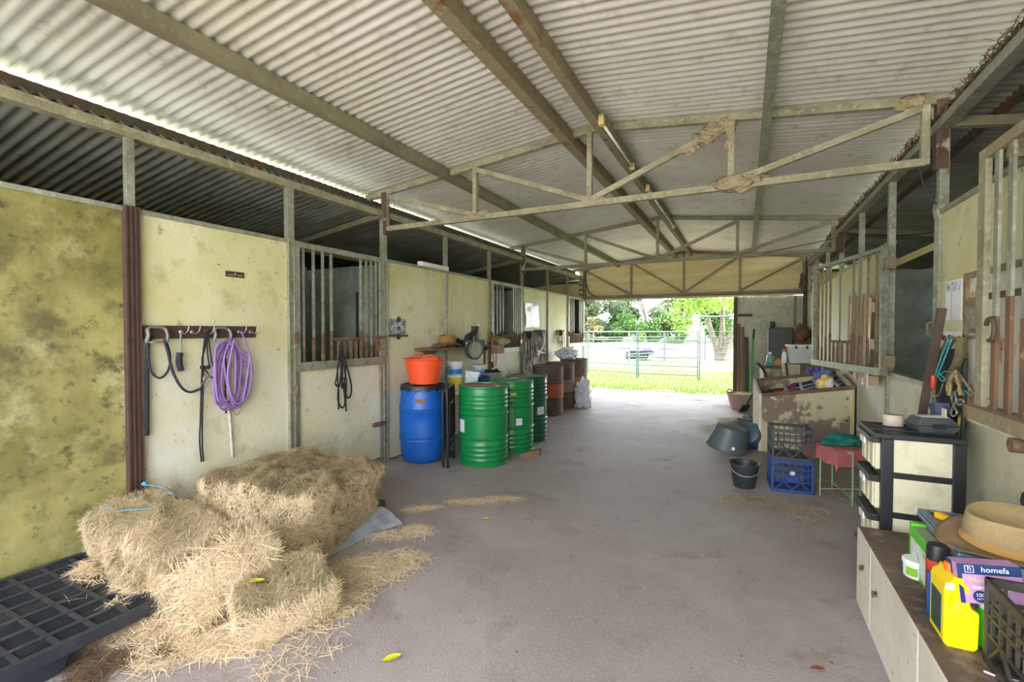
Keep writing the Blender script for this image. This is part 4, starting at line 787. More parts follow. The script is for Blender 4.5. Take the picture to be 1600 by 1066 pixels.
# ---- notice and tack on the right wall at the first post
pap = M('printed_paper', S(232, 236, 240), .5, mix=[(7, S(60, 120, 150), .6, .66), (16, S(190, 206, 214), .5, .6)])
n0, n1 = at(1479, 441, 'x', XR), at(1503, 500, 'x', XR)
t = thing('wall_notice', 'white printed notice with blue heading pinned on cream wall beside the tack', 'notice', (XR, n1.y, n1.z))
obj('paper', G().box(-.004, 0, 0, n0.y-n1.y, 0, n0.z-n1.z), M('white_paper', S(234, 236, 236), .6), t); obj('printed_heading', G().box(-.0048, -.004, .01, n0.y-n1.y-.01, (n0.z-n1.z)*.72, (n0.z-n1.z)*.96), pap, t); obj('fold_line', G().box(-.0046, -.004, (n0.y-n1.y)*.6, (n0.y-n1.y)*.62, 0, (n0.z-n1.z)*.7), M('grey_ink', S(120, 126, 130), .6), t)
one('timber_plank', G().bar(at(1441, 648, 'y', 3.72), at(1472, 482, 'x', 1.03), .02, .042, (1, 0, 0)), M('dark_brown_timber', S(84, 68, 56), .7, mix=[(6, S(60, 44, 34), .4, .66)], bump=(40, .2)), 'dark brown timber plank leaning by the right post behind the drawer tower', 'plank')
t = thing('tack_rail', 'white tack rail with three hooks under the notice', 'hook rack', (XR, 3.75, 1.44)); ya, yb = at(1482, 515, 'x', XR).y, at(1511, 515, 'x', XR).y
wpart('rail', G().box(XR-.02, XR, min(ya, yb), max(ya, yb), 1.40, 1.465), white, t, bevel=.003)
for k in range(3): y = min(ya, yb)+.03+k*(abs(ya-yb)-.06)/2; wpart('hook', G().tube(bez([(XR-.02, y, 1.43), (XR-.06, y, 1.41), (XR-.07, y, 1.44)], 4), .006, 6), darkbeam, t)
RX_ = XR-.09
def rw(pts, x, r, m, name, parent, flat=None, k=7): 
    pp = bez([at(a, b_, 'x', x) for a, b_ in pts], k); g = G(); g.tube(pp, r, 6, r2=flat, nrm=(.3, .95, 0) if flat else None); return wpart(name, g, m, parent, smooth=True)
olive = M('olive_webbing', S(106, 98, 66), .75, mix=[(30, S(84, 78, 54), .5, .7)]); teal = M('teal_twine', S(64, 160, 166), .6); redp = M('red_handle', S(206, 62, 42), .4); bluecl = M('slate_blue_cloth', S(94, 104, 134), .8, mix=[(9, S(60, 68, 96), .45, .7)], bump=(20, .3)); darkcl = M('dark_cloth', S(40, 38, 44), .85, mix=[(9, S(58, 54, 58), .5, .7)], bump=(20, .4))
t = thing('girth_strap', 'pair of olive girth straps hanging from the white tack rail', 'strap', at(1490, 600, 'x', RX_))
rw([(1502, 527), (1500, 548), (1496, 566), (1488, 582), (1480, 598)], RX_, .024, olive, 'strap_band', t, .006); rw([(1489, 527), (1480, 540), (1472, 556), (1464, 572), (1458, 590)], RX_+.01, .024, olive, 'strap_band', t, .006)
t = thing('dark_coat', 'dark cloth coat hanging behind the straps on the right wall', 'coat', at(1482, 690, 'x', RX_))
def coatf(u, v):
    c = at(1466+30*u, 545+140*v, 'x', XR-.05); return c+Vector((-.035*math.sin(u*PI)-.02*noise.noise(Vector((u*6, v*3, 1))), 0, 0))
wpart('coat_cloth', G().grid(coatf, 14, 20), darkcl, t, smooth=True)
def bluef(u, v):
    c = at(1455+28*u+6*v, 630+55*v, 'x', XR-.11); return c+Vector((-.03*math.sin(u*PI)-.03*noise.noise(Vector((u*7, v*2, 4))), 0, 0))
wpart('blue_lining', G().grid(bluef, 12, 12), bluecl, t, smooth=True); wpart('care_label', G().box(-.002, .002, -.03, .03, -.04, .04, T(at(1475, 650, 'x', XR-.16))), M('cream_tag', S(220, 214, 180), .7), t)
t = thing('baling_twine', 'loops of teal baling twine tied round the straps', 'twine', at(1480, 600, 'x', RX_-.04))
for ps in ([(1482, 530), (1470, 560), (1460, 590)], [(1487, 530), (1474, 565), (1462, 592)], [(1462, 590), (1476, 581), (1488, 582)], [(1466, 588), (1472, 596), (1476, 592), (1468, 584)], [(1451, 523), (1456, 529), (1461, 533)], [(1507, 610), (1516, 618), (1524, 614), (1538, 622), (1552, 624)]): rw(ps, RX_-.04, .004, teal, 'twine_loop', t)
t = thing('hook_tool', 'red-handled wire hook hanging among the straps', 'tool', at(1456, 617, 'x', RX_-.06))
rw([(1458, 587), (1458, 598), (1457, 607)], RX_-.06, .012, redp, 'handle', t); rw([(1457, 607), (1455, 614), (1460, 619), (1468, 616), (1473, 600)], RX_-.06, .004, chrome, 'wire', t)
t = thing('hook_tool', 'second red handle sticking out left of the leaning plank', 'tool', at(1447, 596, 'x', RX_-.04)); rw([(1448, 586), (1447, 596)], RX_-.04, .014, redp, 'handle', t); rw([(1449, 575), (1448, 586)], RX_-.04, .004, chrome, 'wire', t)
t = thing('chain_lead', 'tangled lead rope with brass snap hooks hanging below the straps', 'rope', at(1490, 650, 'x', RX_-.05)); rope = M('khaki_rope', S(150, 132, 88), .8, mix=[(30, S(112, 96, 62), .5, .7)])
for i in range(7): q = 1486+random.uniform(-3, 14); rw([(1494, 580), (q, 592+random.uniform(-4, 8)), (q+random.uniform(-6, 6), 604), (q+random.uniform(-6, 6), 618)], RX_-.05+random.uniform(-.03, .03), .007, rope, 'rope_strand', t)
rw([(1495, 580), (1506, 595), (1516, 608), (1524, 616)], RX_-.05, .006, rope, 'rope_strand', t)
for ps in ([(1491, 612), (1487, 620), (1490, 632), (1494, 626), (1492, 614)], [(1490, 634), (1486, 646), (1491, 651), (1495, 645), (1491, 634)], [(1500, 624), (1497, 631), (1503, 633), (1506, 627), (1500, 624)]): rw(ps, RX_-.06, .005, chrome, 'snap_hook', t)
t = thing('bungee_cord', 'dark green bungee cord with yellow sleeve and hook hanging on the cream wall', 'cord', at(1501, 708, 'x', XR-.03))
rw([(1508, 560), (1507, 620), (1505, 660), (1502, 700)], XR-.05, .011, M('dark_green_cord', S(44, 66, 60), .7), 'cord', t); rw([(1503, 653), (1502, 664)], XR-.05, .019, M('yellow_sleeve', S(226, 206, 50), .5), 'sleeve', t); rw([(1502, 700), (1505, 708), (1500, 711), (1497, 706)], XR-.03, .004, black, 'hook', t)
rw([(1489, 600), (1490, 660), (1491, 720)], XR-.02, .008, blackmat, 'hanging_strap', t)
one('wire_bracket', G().tube([at(1455, 503, 'y', 4.05), at(1449, 506, 'y', 4.05), at(1449, 523, 'y', 4.05), at(1455, 524, 'y', 4.05)], .006, 6), rusty, 'small rusty wire bracket on the right doorway post', 'bracket')

# ---- drawer tower
creamp = M('cream_plastic', S(214, 210, 178), .5, mix=[(9, S(190, 184, 148), .5, .72), (40, S(120, 110, 80), .72, .78)])
bx0, bx1, by0, by1, bz = .675, 1.03, 3.19, 3.56, .905
t = thing('drawer_tower', 'black plastic drawer tower with cream drawers behind the white chest', 'drawers', (bx0, by0, 0)); w_, d_ = bx1-bx0, by1-by0
obj('top', G().box(-.035, w_+.0, -.012, d_+.012, bz-.03, bz), black, t, bevel=.006)
for i in range(2): obj('top_rib', G().box(-.02, w_-.02, .1+i*.13, .16+i*.13, bz, bz+.006), black, t)
for x in (.0, w_-.055):
    for y in (0, d_-.03): obj('corner_post', G().box(x, x+.055, y, y+.03, .0, bz-.03), black, t, bevel=.004)
for k in range(4):
    z = .02+k*.218
    for y in (.004, d_-.024): obj('side_rail', G().box(.05, w_-.05, y, y+.02, z-.012, z+.02), black, t)
    obj('side_panel', G().box(.05, w_-.05, .012, .016, z+.02, z+.206), creamp, t); obj('side_panel', G().box(.05, w_-.05, d_-.016, d_-.012, z+.02, z+.206), creamp, t)
    dr = obj('drawer', G().box(-.02, w_-.04, .035, d_-.035, z+.022, z+.19), creamp, t, bevel=.008)
    for j in range(3): obj('front_rib', G().box(-.028, -.019, .05+j*.1, .12+j*.1, z+.03, z+.165), creamp, dr, bevel=.004)
    obj('handle_lip', G().hexa([(-.055, .02, z+.175), (-.0, .02, z+.17), (-.0, d_-.02, z+.17), (-.055, d_-.02, z+.175), (-.05, .02, z+.205), (-.0, .02, z+.21), (-.0, d_-.02, z+.21), (-.05, d_-.02, z+.205)]), black, dr, bevel=.004)
    obj('label_clip', G().box(-.06, -.052, .1, .2, z+.15, z+.185), lidw, dr)
one('tin', G().lathe([(.036, 0), (.038, .003), (.038, .06), (.036, .064), (.005, .064)], 20, T((.78, 3.44, bz+.006))@Matrix.Scale(1, 4), 1.3, 1), M('dusty_pale_tin', S(190, 176, 156), .5, mix=[(8, S(160, 150, 120), .45, .7)]), 'dusty pale oval tin on top of the drawer tower', 'tin', auto=True)
t = thing('tool_case', 'grey clamshell case lying on top of the drawer tower', 'case', (.93, 3.36, bz), math.radians(12)); casem = M('grey_case_plastic', S(74, 80, 82), .4, mix=[(10, S(52, 56, 58), .5, .7)])
obj('case_base', G().hexa([(-.08, -.06, 0), (.08, -.06, 0), (.08, .06, 0), (-.08, .06, 0), (-.1, -.075, .04), (.1, -.075, .04), (.1, .075, .04), (-.1, .075, .04)]), casem, t, bevel=.006); obj('case_lid', G().hexa([(-.1, -.075, .042), (.1, -.075, .042), (.1, .075, .042), (-.1, .075, .042), (-.07, -.05, .085), (.07, -.05, .085), (.07, .05, .085), (-.07, .05, .085)]), casem, t, bevel=.006)
obj('manual_sheet', G().box(-.07, .06, -.045, .04, .086, .088), lidw, t); obj('clip', G().box(-.03, .03, -.082, -.074, .03, .055), black, t)

# ---- white chest
chestm = M('flaking_white_paint', S(214, 208, 192), .7, mix=[(2.4, S(196, 188, 168), .42, .66), (9, S(120, 96, 76), .66, .72), (30, S(164, 150, 128), .6, .74)], bump=(20, .2)); chtop = M('worn_brown_ply', S(112, 96, 84), .8, mix=[(2.5, S(86, 70, 60), .42, .64), (9, S(146, 130, 116), .56, .72), (40, S(64, 52, 46), .6, .74)], bump=(40, .15))
cx0, cx1, cy0, cy1, cz = .555, 1.12, 1.2, 3.09, .41
t = thing('storage_chest', 'long low white-painted chest with worn brown top along the right wall', 'chest', (cx0, cy0, 0))
for a, b_ in ((cy0, 2.088), (2.096, 2.786), (2.794, cy1)): wpart('front_panel', G().box(cx0, cx0+.018, a, b_, .0, cz-.004), chestm, t, bevel=.005)
wpart('end_panel', G().box(cx0+.018, cx1, cy1-.018, cy1, 0, cz-.018), chestm, t); wpart('end_panel', G().box(cx0+.018, cx1, cy0, cy0+.018, 0, cz-.018), chestm, t); wpart('back_panel', G().box(cx1-.018, cx1, cy0+.018, cy1-.018, 0, cz-.018), chestm, t)
wpart('lid', G().box(cx0+.004, cx1, cy0, 2.79, cz-.016, cz), chtop, t, bevel=.003); wpart('lid', G().box(cx0+.004, cx1, 2.794, cy1, cz-.016, cz), chtop, t, bevel=.003)
for y in (2.66, 2.93): wpart('hasp', G().box(cx0-.006, cx0, y-.018, y+.012, .245, .262), rustbar, t); wpart('hasp_loop', G().tube([Vector((cx0-.014, y+.012*math.cos(q), .248+.012*math.sin(q))) for q in np.linspace(0, 2*PI, 10, False)], .004, 5, True), rustbar, t)
# ---- things on the chest
CZ = cz
clearp = M('cloudy_clear_plastic', S(214, 218, 214), .25, trans=.35, mix=[(6, S(190, 196, 192), .45, .7)])
t = thing('storage_box', 'clear storage box with slate-blue lid on the white chest under the tan hat', 'storage box', (.72, 2.27, CZ)); w_, d_ = .36, .43
obj('box_body', G().hexa([(.02, .02, 0), (w_-.02, .02, 0), (w_-.02, d_-.02, 0), (.02, d_-.02, 0), (.0, .0, .22), (w_, 0, .22), (w_, d_, .22), (0, d_, .22)]), clearp, t, bevel=.01)
lidb = M('slate_blue_lid', S(78, 100, 120), .3); o = obj('lid', G().box(-.015, w_+.01, -.015, d_+.015, .215, .24), lidb, t, bevel=.009)
for a, b_, c_, e in ((-.012, .02, -.012, d_+.012), (w_-.02, w_+.008, -.012, d_+.012), (.02, w_-.02, -.012, .02), (.02, w_-.02, d_-.02, d_+.012)): obj('lid_rim', G().box(a, b_, c_, e, .24, .252), lidb, o, bevel=.004)
tan = M('tan_canvas', S(152, 132, 92), .9, mix=[(6, S(140, 120, 82), .42, .66), (60, S(160, 140, 100), .5, .7)], bump=(160, .15)); tanb = M('dusty_brown_canvas', S(132, 108, 78), .9, mix=[(6, S(110, 88, 62), .42, .66), (60, S(138, 114, 84), .5, .7)], bump=(160, .2)); tanh = M('ochre_hat_band', S(172, 132, 72), .85, bump=(160, .15))
t = hat('large tan canvas hat resting on the slate-blue box lid', (.885, 2.35, CZ+.268), -.18, .28, .225, .125, .07, tan, tanh, tilt=(.16, .02), crown_dip=.55)
for ch in t.children:
    if ch.name.startswith('brim'): ch.data.materials[0] = tanb
one('hand_tool', G().bar((.745, 2.6, CZ+.268), (.80, 2.47, CZ+.272), .03, .026), M('bright_yellow_plastic', S(236, 184, 20), .4), 'bright yellow tool handle poking out behind the tan hat on the lid', 'tool', bevel=.006)
wirem = M('grey_mesh', S(170, 176, 168), .5, .3)
one('plastic_packet', G().blob((1.04, 2.52, CZ+.33), .075, 3, .5, (.8, 1.2, 1.1)), M('glossy_black_wrap', S(52, 54, 66), .2, mix=[(6, S(170, 172, 190), .58, .64), (9, S(206, 160, 30), .66, .7)], bump=(12, .6)), 'crumpled glossy black packet with yellow print by the right wall', 'packet', smooth=True)
def meshf(u, v): return Vector((.95+.12*u, 2.62-.05*u, CZ+.25+.1*v+.02*math.sin(u*9)))
o = one('mesh_panel', G().grid(meshf, 10, 8), wirem, 'piece of grey wire mesh behind the tan hat', 'mesh'); wm = o.modifiers.new('wire', 'WIREFRAME'); wm.thickness = .003
t = thing('round_tub', 'small round white tub with green label on the chest top', 'tub', (.668, 2.555, CZ)); obj('tub_body', G().lathe([(.040, 0), (.044, .004), (.046, .062), (.046, .064)], 28), white, t, auto=True); obj('lid', G().lathe([(.049, .06), (.049, .074), (.046, .077), (.005, .076)], 28), lidw, t, auto=True)
curved_label(t, 0, .038, facing(Vector((.668, 2.555, 0)))-.35, .45, .015, .05, M('lime_label', S(120, 178, 40), .5), 'label')
t = thing('green_carton', 'tall lime-green carton with white side panel beside the white tub', 'carton', (.665, 2.37, CZ)); lime = M('lime_carton', S(96, 190, 42), .45, mix=[(7, S(70, 160, 50), .55, .7)])
obj('carton_body', G().box(0, .055, 0, .28, 0, .19), lime, t, bevel=.003); obj('white_panel', G().box(-.0012, 0, .03, .25, .02, .15), M('pale_panel', S(214, 222, 216), .5, mix=[(18, S(150, 180, 150), .55, .62)]), t); obj('hang_tab', G().box(.0, .055, .255, .283, .19, .206), lime, t, bevel=.004); obj('top_flap', G().box(.004, .051, .01, .25, .19, .1925), M('grey_green_top', S(150, 170, 130), .6), t)
t = thing('spray_can', 'black-capped aerosol can with red and blue print behind the yellow jug', 'spray can', (.662, 2.295, CZ)); obj('can_body', G().lathe([(.032, 0), (.034, .003), (.034, .175), (.030, .19)], 24), M('red_dark_print', S(120, 40, 34), .3, mix=[(10, S(40, 34, 40), .5, .56), (8, S(190, 70, 50), .56, .6)]), t, auto=True); obj('red_ring', G().lathe([(.0348, .172), (.0348, .184), (.031, .19)], 24, cap=False), redp, t); obj('cap', G().lathe([(.0335, .188), (.0335, .235), (.030, .245), (.005, .245)], 24), black, t, auto=True)
one('blue_packet', G().box(.618, .634, 2.19, 2.25, CZ, CZ+.155), M('blue_wrap', S(24, 92, 186), .35, mix=[(9, S(230, 232, 236), .58, .62), (7, S(60, 170, 90), .6, .64)]), 'slim blue packet with white and green print between can and jug', 'packet', bevel=.004)
# yellow jug: outline in the y-z plane with grip hole, given its thickness
ylw = M('yellow_jug_plastic', S(244, 212, 0), .4)
t = thing('yellow_jug', 'yellow plastic jug with orange cap and dark label nearest on the chest', 'jug', (.605, 2.035, CZ))
prof = [(0, .012), (.01, 0), (.078, 0), (.088, .012), (.09, .12), (.088, .128), (.072, .138), (.066, .15), (.066, .195), (.062, .21), (.05, .222), (.05, .235), (.024, .235), (.022, .222), (.004, .208), (0, .19)]
# jug outline lies in the x-z plane (broad face to the aisle end), thickness along y
jb = obj('jug_body', G().prism([(x, z) for x, z in prof], .125, T((0, .125, 0))@RX(PI/2)), ylw, t, bevel=.012, smooth=False)
jb.modifiers.clear(); cut(jb, G().blob((.030, -.002, .155), .022, 3, 0, (.8, .55, 1.4))); bv = jb.modifiers.new('bevel', 'BEVEL'); bv.width = .007; bv.segments = 2; bv.limit_method = 'ANGLE'; bv.angle_limit = .7
obj('label', G().box(-.0015, 0, .02, .11, .03, .16), M('dark_green_label', S(36, 70, 52), .4, mix=[(16, S(180, 150, 60), .62, .68), (20, S(40, 80, 140), .58, .64)]), t)
obj('cap', G().lathe([(.019, 0), (.020, .004), (.020, .026), (.017, .03), (.003, .03)], 20, T((.037, .0625, .232))), M('orange_cap', S(240, 110, 30), .4), t, auto=True); obj('price_sticker', G().box(.004, .026, -.0015, 0, .192, .212, T((0, 0, .0))), lidw, t)
t = thing('green_bottle', 'bright green bottle with white cap between jug and black crate', 'bottle', (.735, 2.1, CZ)); obj('bottle_body', G().lathe([(.028, 0), (.031, .004), (.031, .1), (.024, .118), (.019, .125)], 22), M('bright_green_plastic', S(60, 190, 30), .4), t, auto=True); obj('cap', G().lathe([(.02, .124), (.02, .15), (.017, .153), (.003, .153)], 20), lidw, t, auto=True); curved_label(t, 0, .0235, facing(Vector((.735, 2.1, 0)))+.6, .6, .02, .085, M('teal_dark_label', S(36, 80, 96), .4, mix=[(20, S(190, 210, 210), .56, .62)]), 'label')
# glove box with printed face
purp = M('lilac_card', S(196, 150, 196), .5, mix=[(3, S(182, 134, 186), .45, .7)]); navy = M('navy_card', S(24, 52, 102), .5); limeT = M('lime_print', S(190, 214, 70), .6); whT = M('white_print', S(240, 240, 244), .6)
t = thing('glove_box', 'lilac and navy carton of disposable gloves leaning above the green bottle', 'carton', (.648, 2.03, CZ+.158)); t.rotation_euler = (math.radians(-6), math.radians(-5), math.radians(6))
gw, gh, gd = .165, .125, .065
obj('carton_body', G().box(0, gw, 0, gd, 0, gh), purp, t, bevel=.002)
obj('navy_panel', G().box(.012, gw, -.0008, 0, gh-.032, gh), navy, t); obj('navy_panel', G().hexa([(.0, -.0008, 0), (.012, -.0008, 0), (.012, 0, 0), (0, 0, 0), (0, -.0008, gh), (.012, -.0008, gh), (.012, 0, gh), (0, 0, gh)]), navy, t); obj('side_stripe', G().box(-.0008, 0, .03, gd, 0, gh), navy, t)
FM = lambda x, z: T((x, -.0012, z))@RX(PI/2)
text('homefa', .024, whT, t, FM(.098, gh-.016)); text('Multi', .022, limeT, t, FM(.052, gh-.05)); text('disposable', .016, whT, t, FM(.066, gh-.072)); 
obj('count_disc', G().lathe([(.019, 0), (.002, .0002)], 28, T((.052, -.001, .024))@RX(PI/2)), navy, t); text('100', .016, whT, t, FM(.052, .028)); text('PACK', .007, whT, t, FM(.052, .016))
for x0, x1, z0, z1 in ((.02, .044, gh-.027, gh-.0255), (.02, .044, gh-.0065, gh-.005), (.02, .0215, gh-.027, gh-.005), (.0425, .044, gh-.027, gh-.005)): obj('logo_frame', G().box(x0, x1, -.0014, -.0008, z0, z1), whT, t)
text('h', .022, whT, t, FM(.032, gh-.014)); obj('pictured_glove', G().blob((.125, -.002, gh-.066), .024, 3, .25, (1.3, .12, .6)).blob((.105, -.002, gh-.085), .013, 2, .3, (1, .12, 1.2)), M('white_glove_print', S(236, 236, 238), .5), t, smooth=True)

# ---- milk crates
def milk_crate(label, loc, rotz, W, D, H, m, name='milk_crate', emblem=None, diag=True):
    t = thing(name, label, 'crate', loc, rotz)
    for x in (-W/2, W/2-.022):
        for y in (-D/2, D/2-.022): obj('corner_post', G().box(x, x+.022, y, y+.022, 0, H), m, t, bevel=.003)
    for z in (H-.028, .0):
        obj('rim' if z else 'base_rim', G().box(-W/2+.004, W/2-.004, -D/2, -D/2+.012, z, z+.028).box(-W/2+.004, W/2-.004, D/2-.012, D/2, z, z+.028).box(-W/2, -W/2+.012, -D/2+.004, D/2-.004, z, z+.028).box(W/2-.012, W/2, -D/2+.004, D/2-.004, z, z+.028), m, t)
    for s in range(4):
        L_ = W if s % 2 == 0 else D; g = G(); mm = RZ(s*PI/2)@T((0, -(D if s % 2 == 0 else W)/2+.006, 0))
        for i in range(1, 7): x = -L_/2+L_*i/7; g.box(x-.004, x+.004, -.004, .004, .1 if diag else .02, H-.028, mm)
        for z in (.1, .16, H-.075): g.box(-L_/2+.02, L_/2-.02, -.004, .004, z-.005, z+.005, mm)
        if diag:
            for a, b_ in ((-.4, -.2), (-.2, 0), (0, .2), (.2, .4)):
                zz = (.028, .1) if (round(a*5)) % 2 == 0 else (.1, .028); p_, q_ = mm@Vector((a*L_, 0, zz[0])), mm@Vector((b_*L_, 0, zz[1])); g.bar(p_, q_, .008, .01)
        obj('side_lattice', g, m, t)
    g = G()
    for i in range(7): x = -W/2+W*(i+.5)/7; g.box(x-.006, x+.006, -D/2+.01, D/2-.01, .004, .012)
    for i in range(7): y = -D/2+D*(i+.5)/7; g.box(-W/2+.01, W/2-.01, y-.006, y+.006, .006, .014)
    obj('base_lattice', g, m, t)
    if emblem:
        o = obj('emblem_plate', G().box(-.05, .05, -D/2-.002, -D/2+.004, .105, .15), m, t); obj('emblem', G().lathe([(.02, 0), (.002, .001)], 16, T((0, -D/2-.002, .18))@RX(PI/2)), emblem, t)
    return t
dkc = M('dark_grey_crate_plastic', S(52, 56, 58), .5, mix=[(9, S(74, 76, 76), .5, .72)]); blc = M('blue_crate_plastic', S(28, 66, 130), .5, mix=[(9, S(24, 52, 100), .5, .7), (40, S(120, 130, 140), .66, .76)])
ca = math.radians(4)
milk_crate('scuffed blue milk crate under the dark crate beside the black bucket', (.385, 5.06, 0), ca, .335, .335, .29, blc, emblem=M('pale_emblem', S(170, 196, 210), .5)); milk_crate('dark grey milk crate stacked on the blue crate', (.385, 5.06, .292), ca, .335, .335, .28, dkc)
t = milk_crate('black plastic crate of bottles at the near end of the white chest', (.86, 1.82, CZ), math.radians(-1), .34, .36, .27, M('dusty_black_crate', S(52, 50, 46), .5, mix=[(9, S(80, 74, 64), .5, .72)]))
for i, (x, y, h_, m_, lb) in enumerate(((.78, 1.9, .19, M('pale_bottle', S(196, 200, 180), .4), 'pale plastic bottle standing inside the black crate'), (.86, 1.88, .22, M('navy_bottle', S(36, 52, 110), .4), 'navy bottle standing inside the black crate'), (.80, 1.78, .17, M('mint_bottle', S(150, 190, 180), .4), 'mint bottle at the near end inside the black crate'))):
    tb_ = thing('bottle', lb, 'bottle', (x, y, CZ+.016), 0, 'bottles in the black crate'); obj('bottle_body', G().lathe([(.028, 0), (.031, .004), (.031, h_*.7), (.014, h_*.85)], 18), m_, tb_, auto=True); obj('cap', G().lathe([(.016, h_*.85), (.016, h_), (.003, h_)], 14), lidw, tb_, auto=True)
one('cloth_bundle', G().blob((.93, 1.9, CZ+.2), .075, 3, .4, (1, 1.2, .8)), M('dull_pink_cloth', S(180, 130, 150), .8), 'dull pink cloth bundle inside the black crate', 'cloth', smooth=True)
one('cord', G().tube(bez([at(1537, 1049, 'z', CZ+.004), at(1555, 1056, 'z', CZ+.004), at(1575, 1061, 'z', CZ+.004), at(1598, 1066, 'z', CZ+.004)]), .003, 5), lidw, 'short white cord lying on the chest before the black crate', 'cord')

# ---- bucket and tubs on the floor, right of the aisle
dkg = M('dark_grey_bucket', S(48, 52, 54), .45, mix=[(7, S(66, 68, 68), .5, .72)])
bc = px_floor(1163, 4.42); t = thing('bucket', 'black plastic bucket with wire handle standing before the blue crate', 'bucket', bc); bk = t
obj('bucket_body', G().lathe([(.085, 0), (.09, .005), (.125, .215), (.134, .218), (.134, .23), (.12, .226), (.086, .012), (.01, .01)], 32), dkg, t, auto=True); a = facing(bc)
obj('handle', G().tube([Vector((.133*math.cos(a+1.7-q), .133*math.sin(a+1.7-q), .205-.075*math.sin(q/3.1*PI))) for q in np.linspace(0, 3.1, 16)], .005, 6), M('pale_wire', S(170, 172, 170), .4, .5), t, smooth=True); obj('pouring_lip', G().blob((.132*math.cos(a+1.5), .132*math.sin(a+1.5), .222), .02, 2, 0, (1, 1, .4)), dkg, t, smooth=True)
gtm = M('slate_grey_tub', S(88, 98, 100), .4, mix=[(5, S(74, 84, 86), .45, .7)])
t = thing('feed_tub', 'slate-grey tub tipped upside down on the aisle floor', 'tub', (-.16, 6.18, .185)); t.rotation_euler = (PI+math.radians(8), math.radians(13), 0)
obj('tub_body', G().lathe([(.148, -.15), (.158, -.146), (.215, .11), (.226, .115), (.226, .13), (.208, .125), (.15, -.135), (.01, -.137)], 40, None, 1.05, .9), gtm, t, auto=True)
w0 = T((-.16, 6.18, .155))@Matrix.LocRotScale(None, t.rotation_euler, None); t2 = obj('sticker', G().box(-.016, .016, -.002, .0, -.018, .018, T((.07, .19, .05))@RX(-.12)), lidw, t)
t = thing('feed_tub', 'blue-grey tub lying on its side against the wooden bin', 'tub', (.06, 6.55, .17)); t.rotation_euler = (math.radians(-112), math.radians(8), math.radians(-24))
obj('tub_body', G().lathe([(.14, -.13), (.15, -.125), (.175, .1), (.185, .105), (.185, .12), (.168, .115), (.142, -.115), (.01, -.118)], 36, None, 1, .92), M('blue_grey_tub', S(62, 88, 108), .4), t, auto=True)

# ---- folding wire stool with towel and green cloth
mint = M('mint_green_wire', S(140, 176, 152), .5)
sx, sy_ = .77, 5.02; t = thing('wire_stool', 'mint-green wire stand with crossed feet under the pink towel', 'stool', (sx, sy_, 0))
LEG = [Vector((.612, 4.94, 0)), Vector((.815, 4.74, 0)), Vector((.93, 5.08, 0)), Vector((.74, 5.22, 0))]
for p in LEG: wpart('leg', G().tube([p, Vector((p.x, p.y, .44))], .006, 6), mint, t)
for a_, b_ in ((0, 2), (1, 3)): wpart('cross_foot', G().tube([LEG[a_]+Vector((0, 0, .06)), LEG[b_]+Vector((0, 0, .06))], .005, 6), mint, t)
wpart('top_ring', G().tube([Vector((p.x, p.y, .44)) for p in LEG], .006, 6, True), mint, t); wpart('seat_mesh', G().add([(p.x, p.y, .443) for p in LEG], [(0, 1, 2, 3)]), mint, t)
pink = M('dusty_pink_towel', S(176, 100, 100), .95, mix=[(8, S(158, 84, 86), .45, .7)], bump=(120, .5))
def drape(cx, cy, z, hw, hd, dropx, rot, seed, fold=.02):
    def f(u, v):
        x, y = (u-.5)*2*hw*1.35, (v-.5)*2*hd*1.35; ox, oy = max(0, abs(x)-hw), max(0, abs(y)-hd); ov = math.hypot(ox, oy)
        xx = max(-hw, min(hw, x))+(.35*ox*(1 if x > 0 else -1)); yy = max(-hd, min(hd, y))+(.35*oy*(1 if y > 0 else -1))
        n_ = noise.noise(Vector((u*5, v*5, seed)))*fold; zz = z-ov*dropx+n_*(.6 if ov == 0 else 1.5); c_, s_ = math.cos(rot), math.sin(rot)
        return Vector((cx+xx*c_-yy*s_+n_*.8, cy+xx*s_+yy*c_+n_, zz))
    return f
one('towel', G().grid(drape(.78, 4.99, .462, .19, .19, 2.0, .5, 1.), 30, 30), pink, 'dusty pink towel draped over the mint wire stand', 'towel', smooth=True)
tgc = M('teal_green_cloth', S(20, 112, 96), .9, mix=[(8, S(14, 88, 78), .45, .7)], bump=(60, .3))
g = G().blob((.80, 5.0, .50), .12, 4, .3, (1.25, 1., .45)).blob((.74, 4.93, .48), .08, 3, .35, (1.5, .9, .35)); one('folded_cloth', g, tgc, 'crumpled teal-green cloth on top of the pink towel', 'cloth', smooth=True)

# ---- wooden bin with rugs
binm = M('peeling_cream_bin', S(186, 178, 142), .85, mix=[(1.7, S(124, 110, 94), .46, .5), (9, S(200, 192, 156), .58, .66), (14, S(92, 78, 62), .64, .7)], bump=(24, .3)); binw = M('pale_board_end', S(214, 204, 186), .8, mix=[(8, S(186, 172, 150), .45, .7)]); binrim = M('rust_brown_rim', S(112, 82, 66), .8, mix=[(10, S(86, 62, 50), .45, .7)])
FL, FR, BR, BL = (.19, 6.45), (1.10, 6.40), (1.09, 7.36), (.14, 7.36); zf = dict(FL=.70, FR=.85, BR=.95, BL=.80)
t = thing('wooden_bin', 'large open wooden bin with peeling cream paint full of horse rugs', 'bin', (.6, 6.9, 0))
def board(a, b_, za, zb_, th, m, name, z0=0., inn=(0, 1)):
    a = Vector((a[0], a[1], 0)); b_ = Vector((b_[0], b_[1], 0)); n_ = Vector((inn[0], inn[1], 0))*th
    wpart(name, G().hexa([a+Vector((0, 0, z0)), b_+Vector((0, 0, z0)), b_+n_+Vector((0, 0, z0)), a+n_+Vector((0, 0, z0)), a+Vector((0, 0, za)), b_+Vector((0, 0, zb_)), b_+n_+Vector((0, 0, zb_)), a+n_+Vector((0, 0, za))]), m, t)
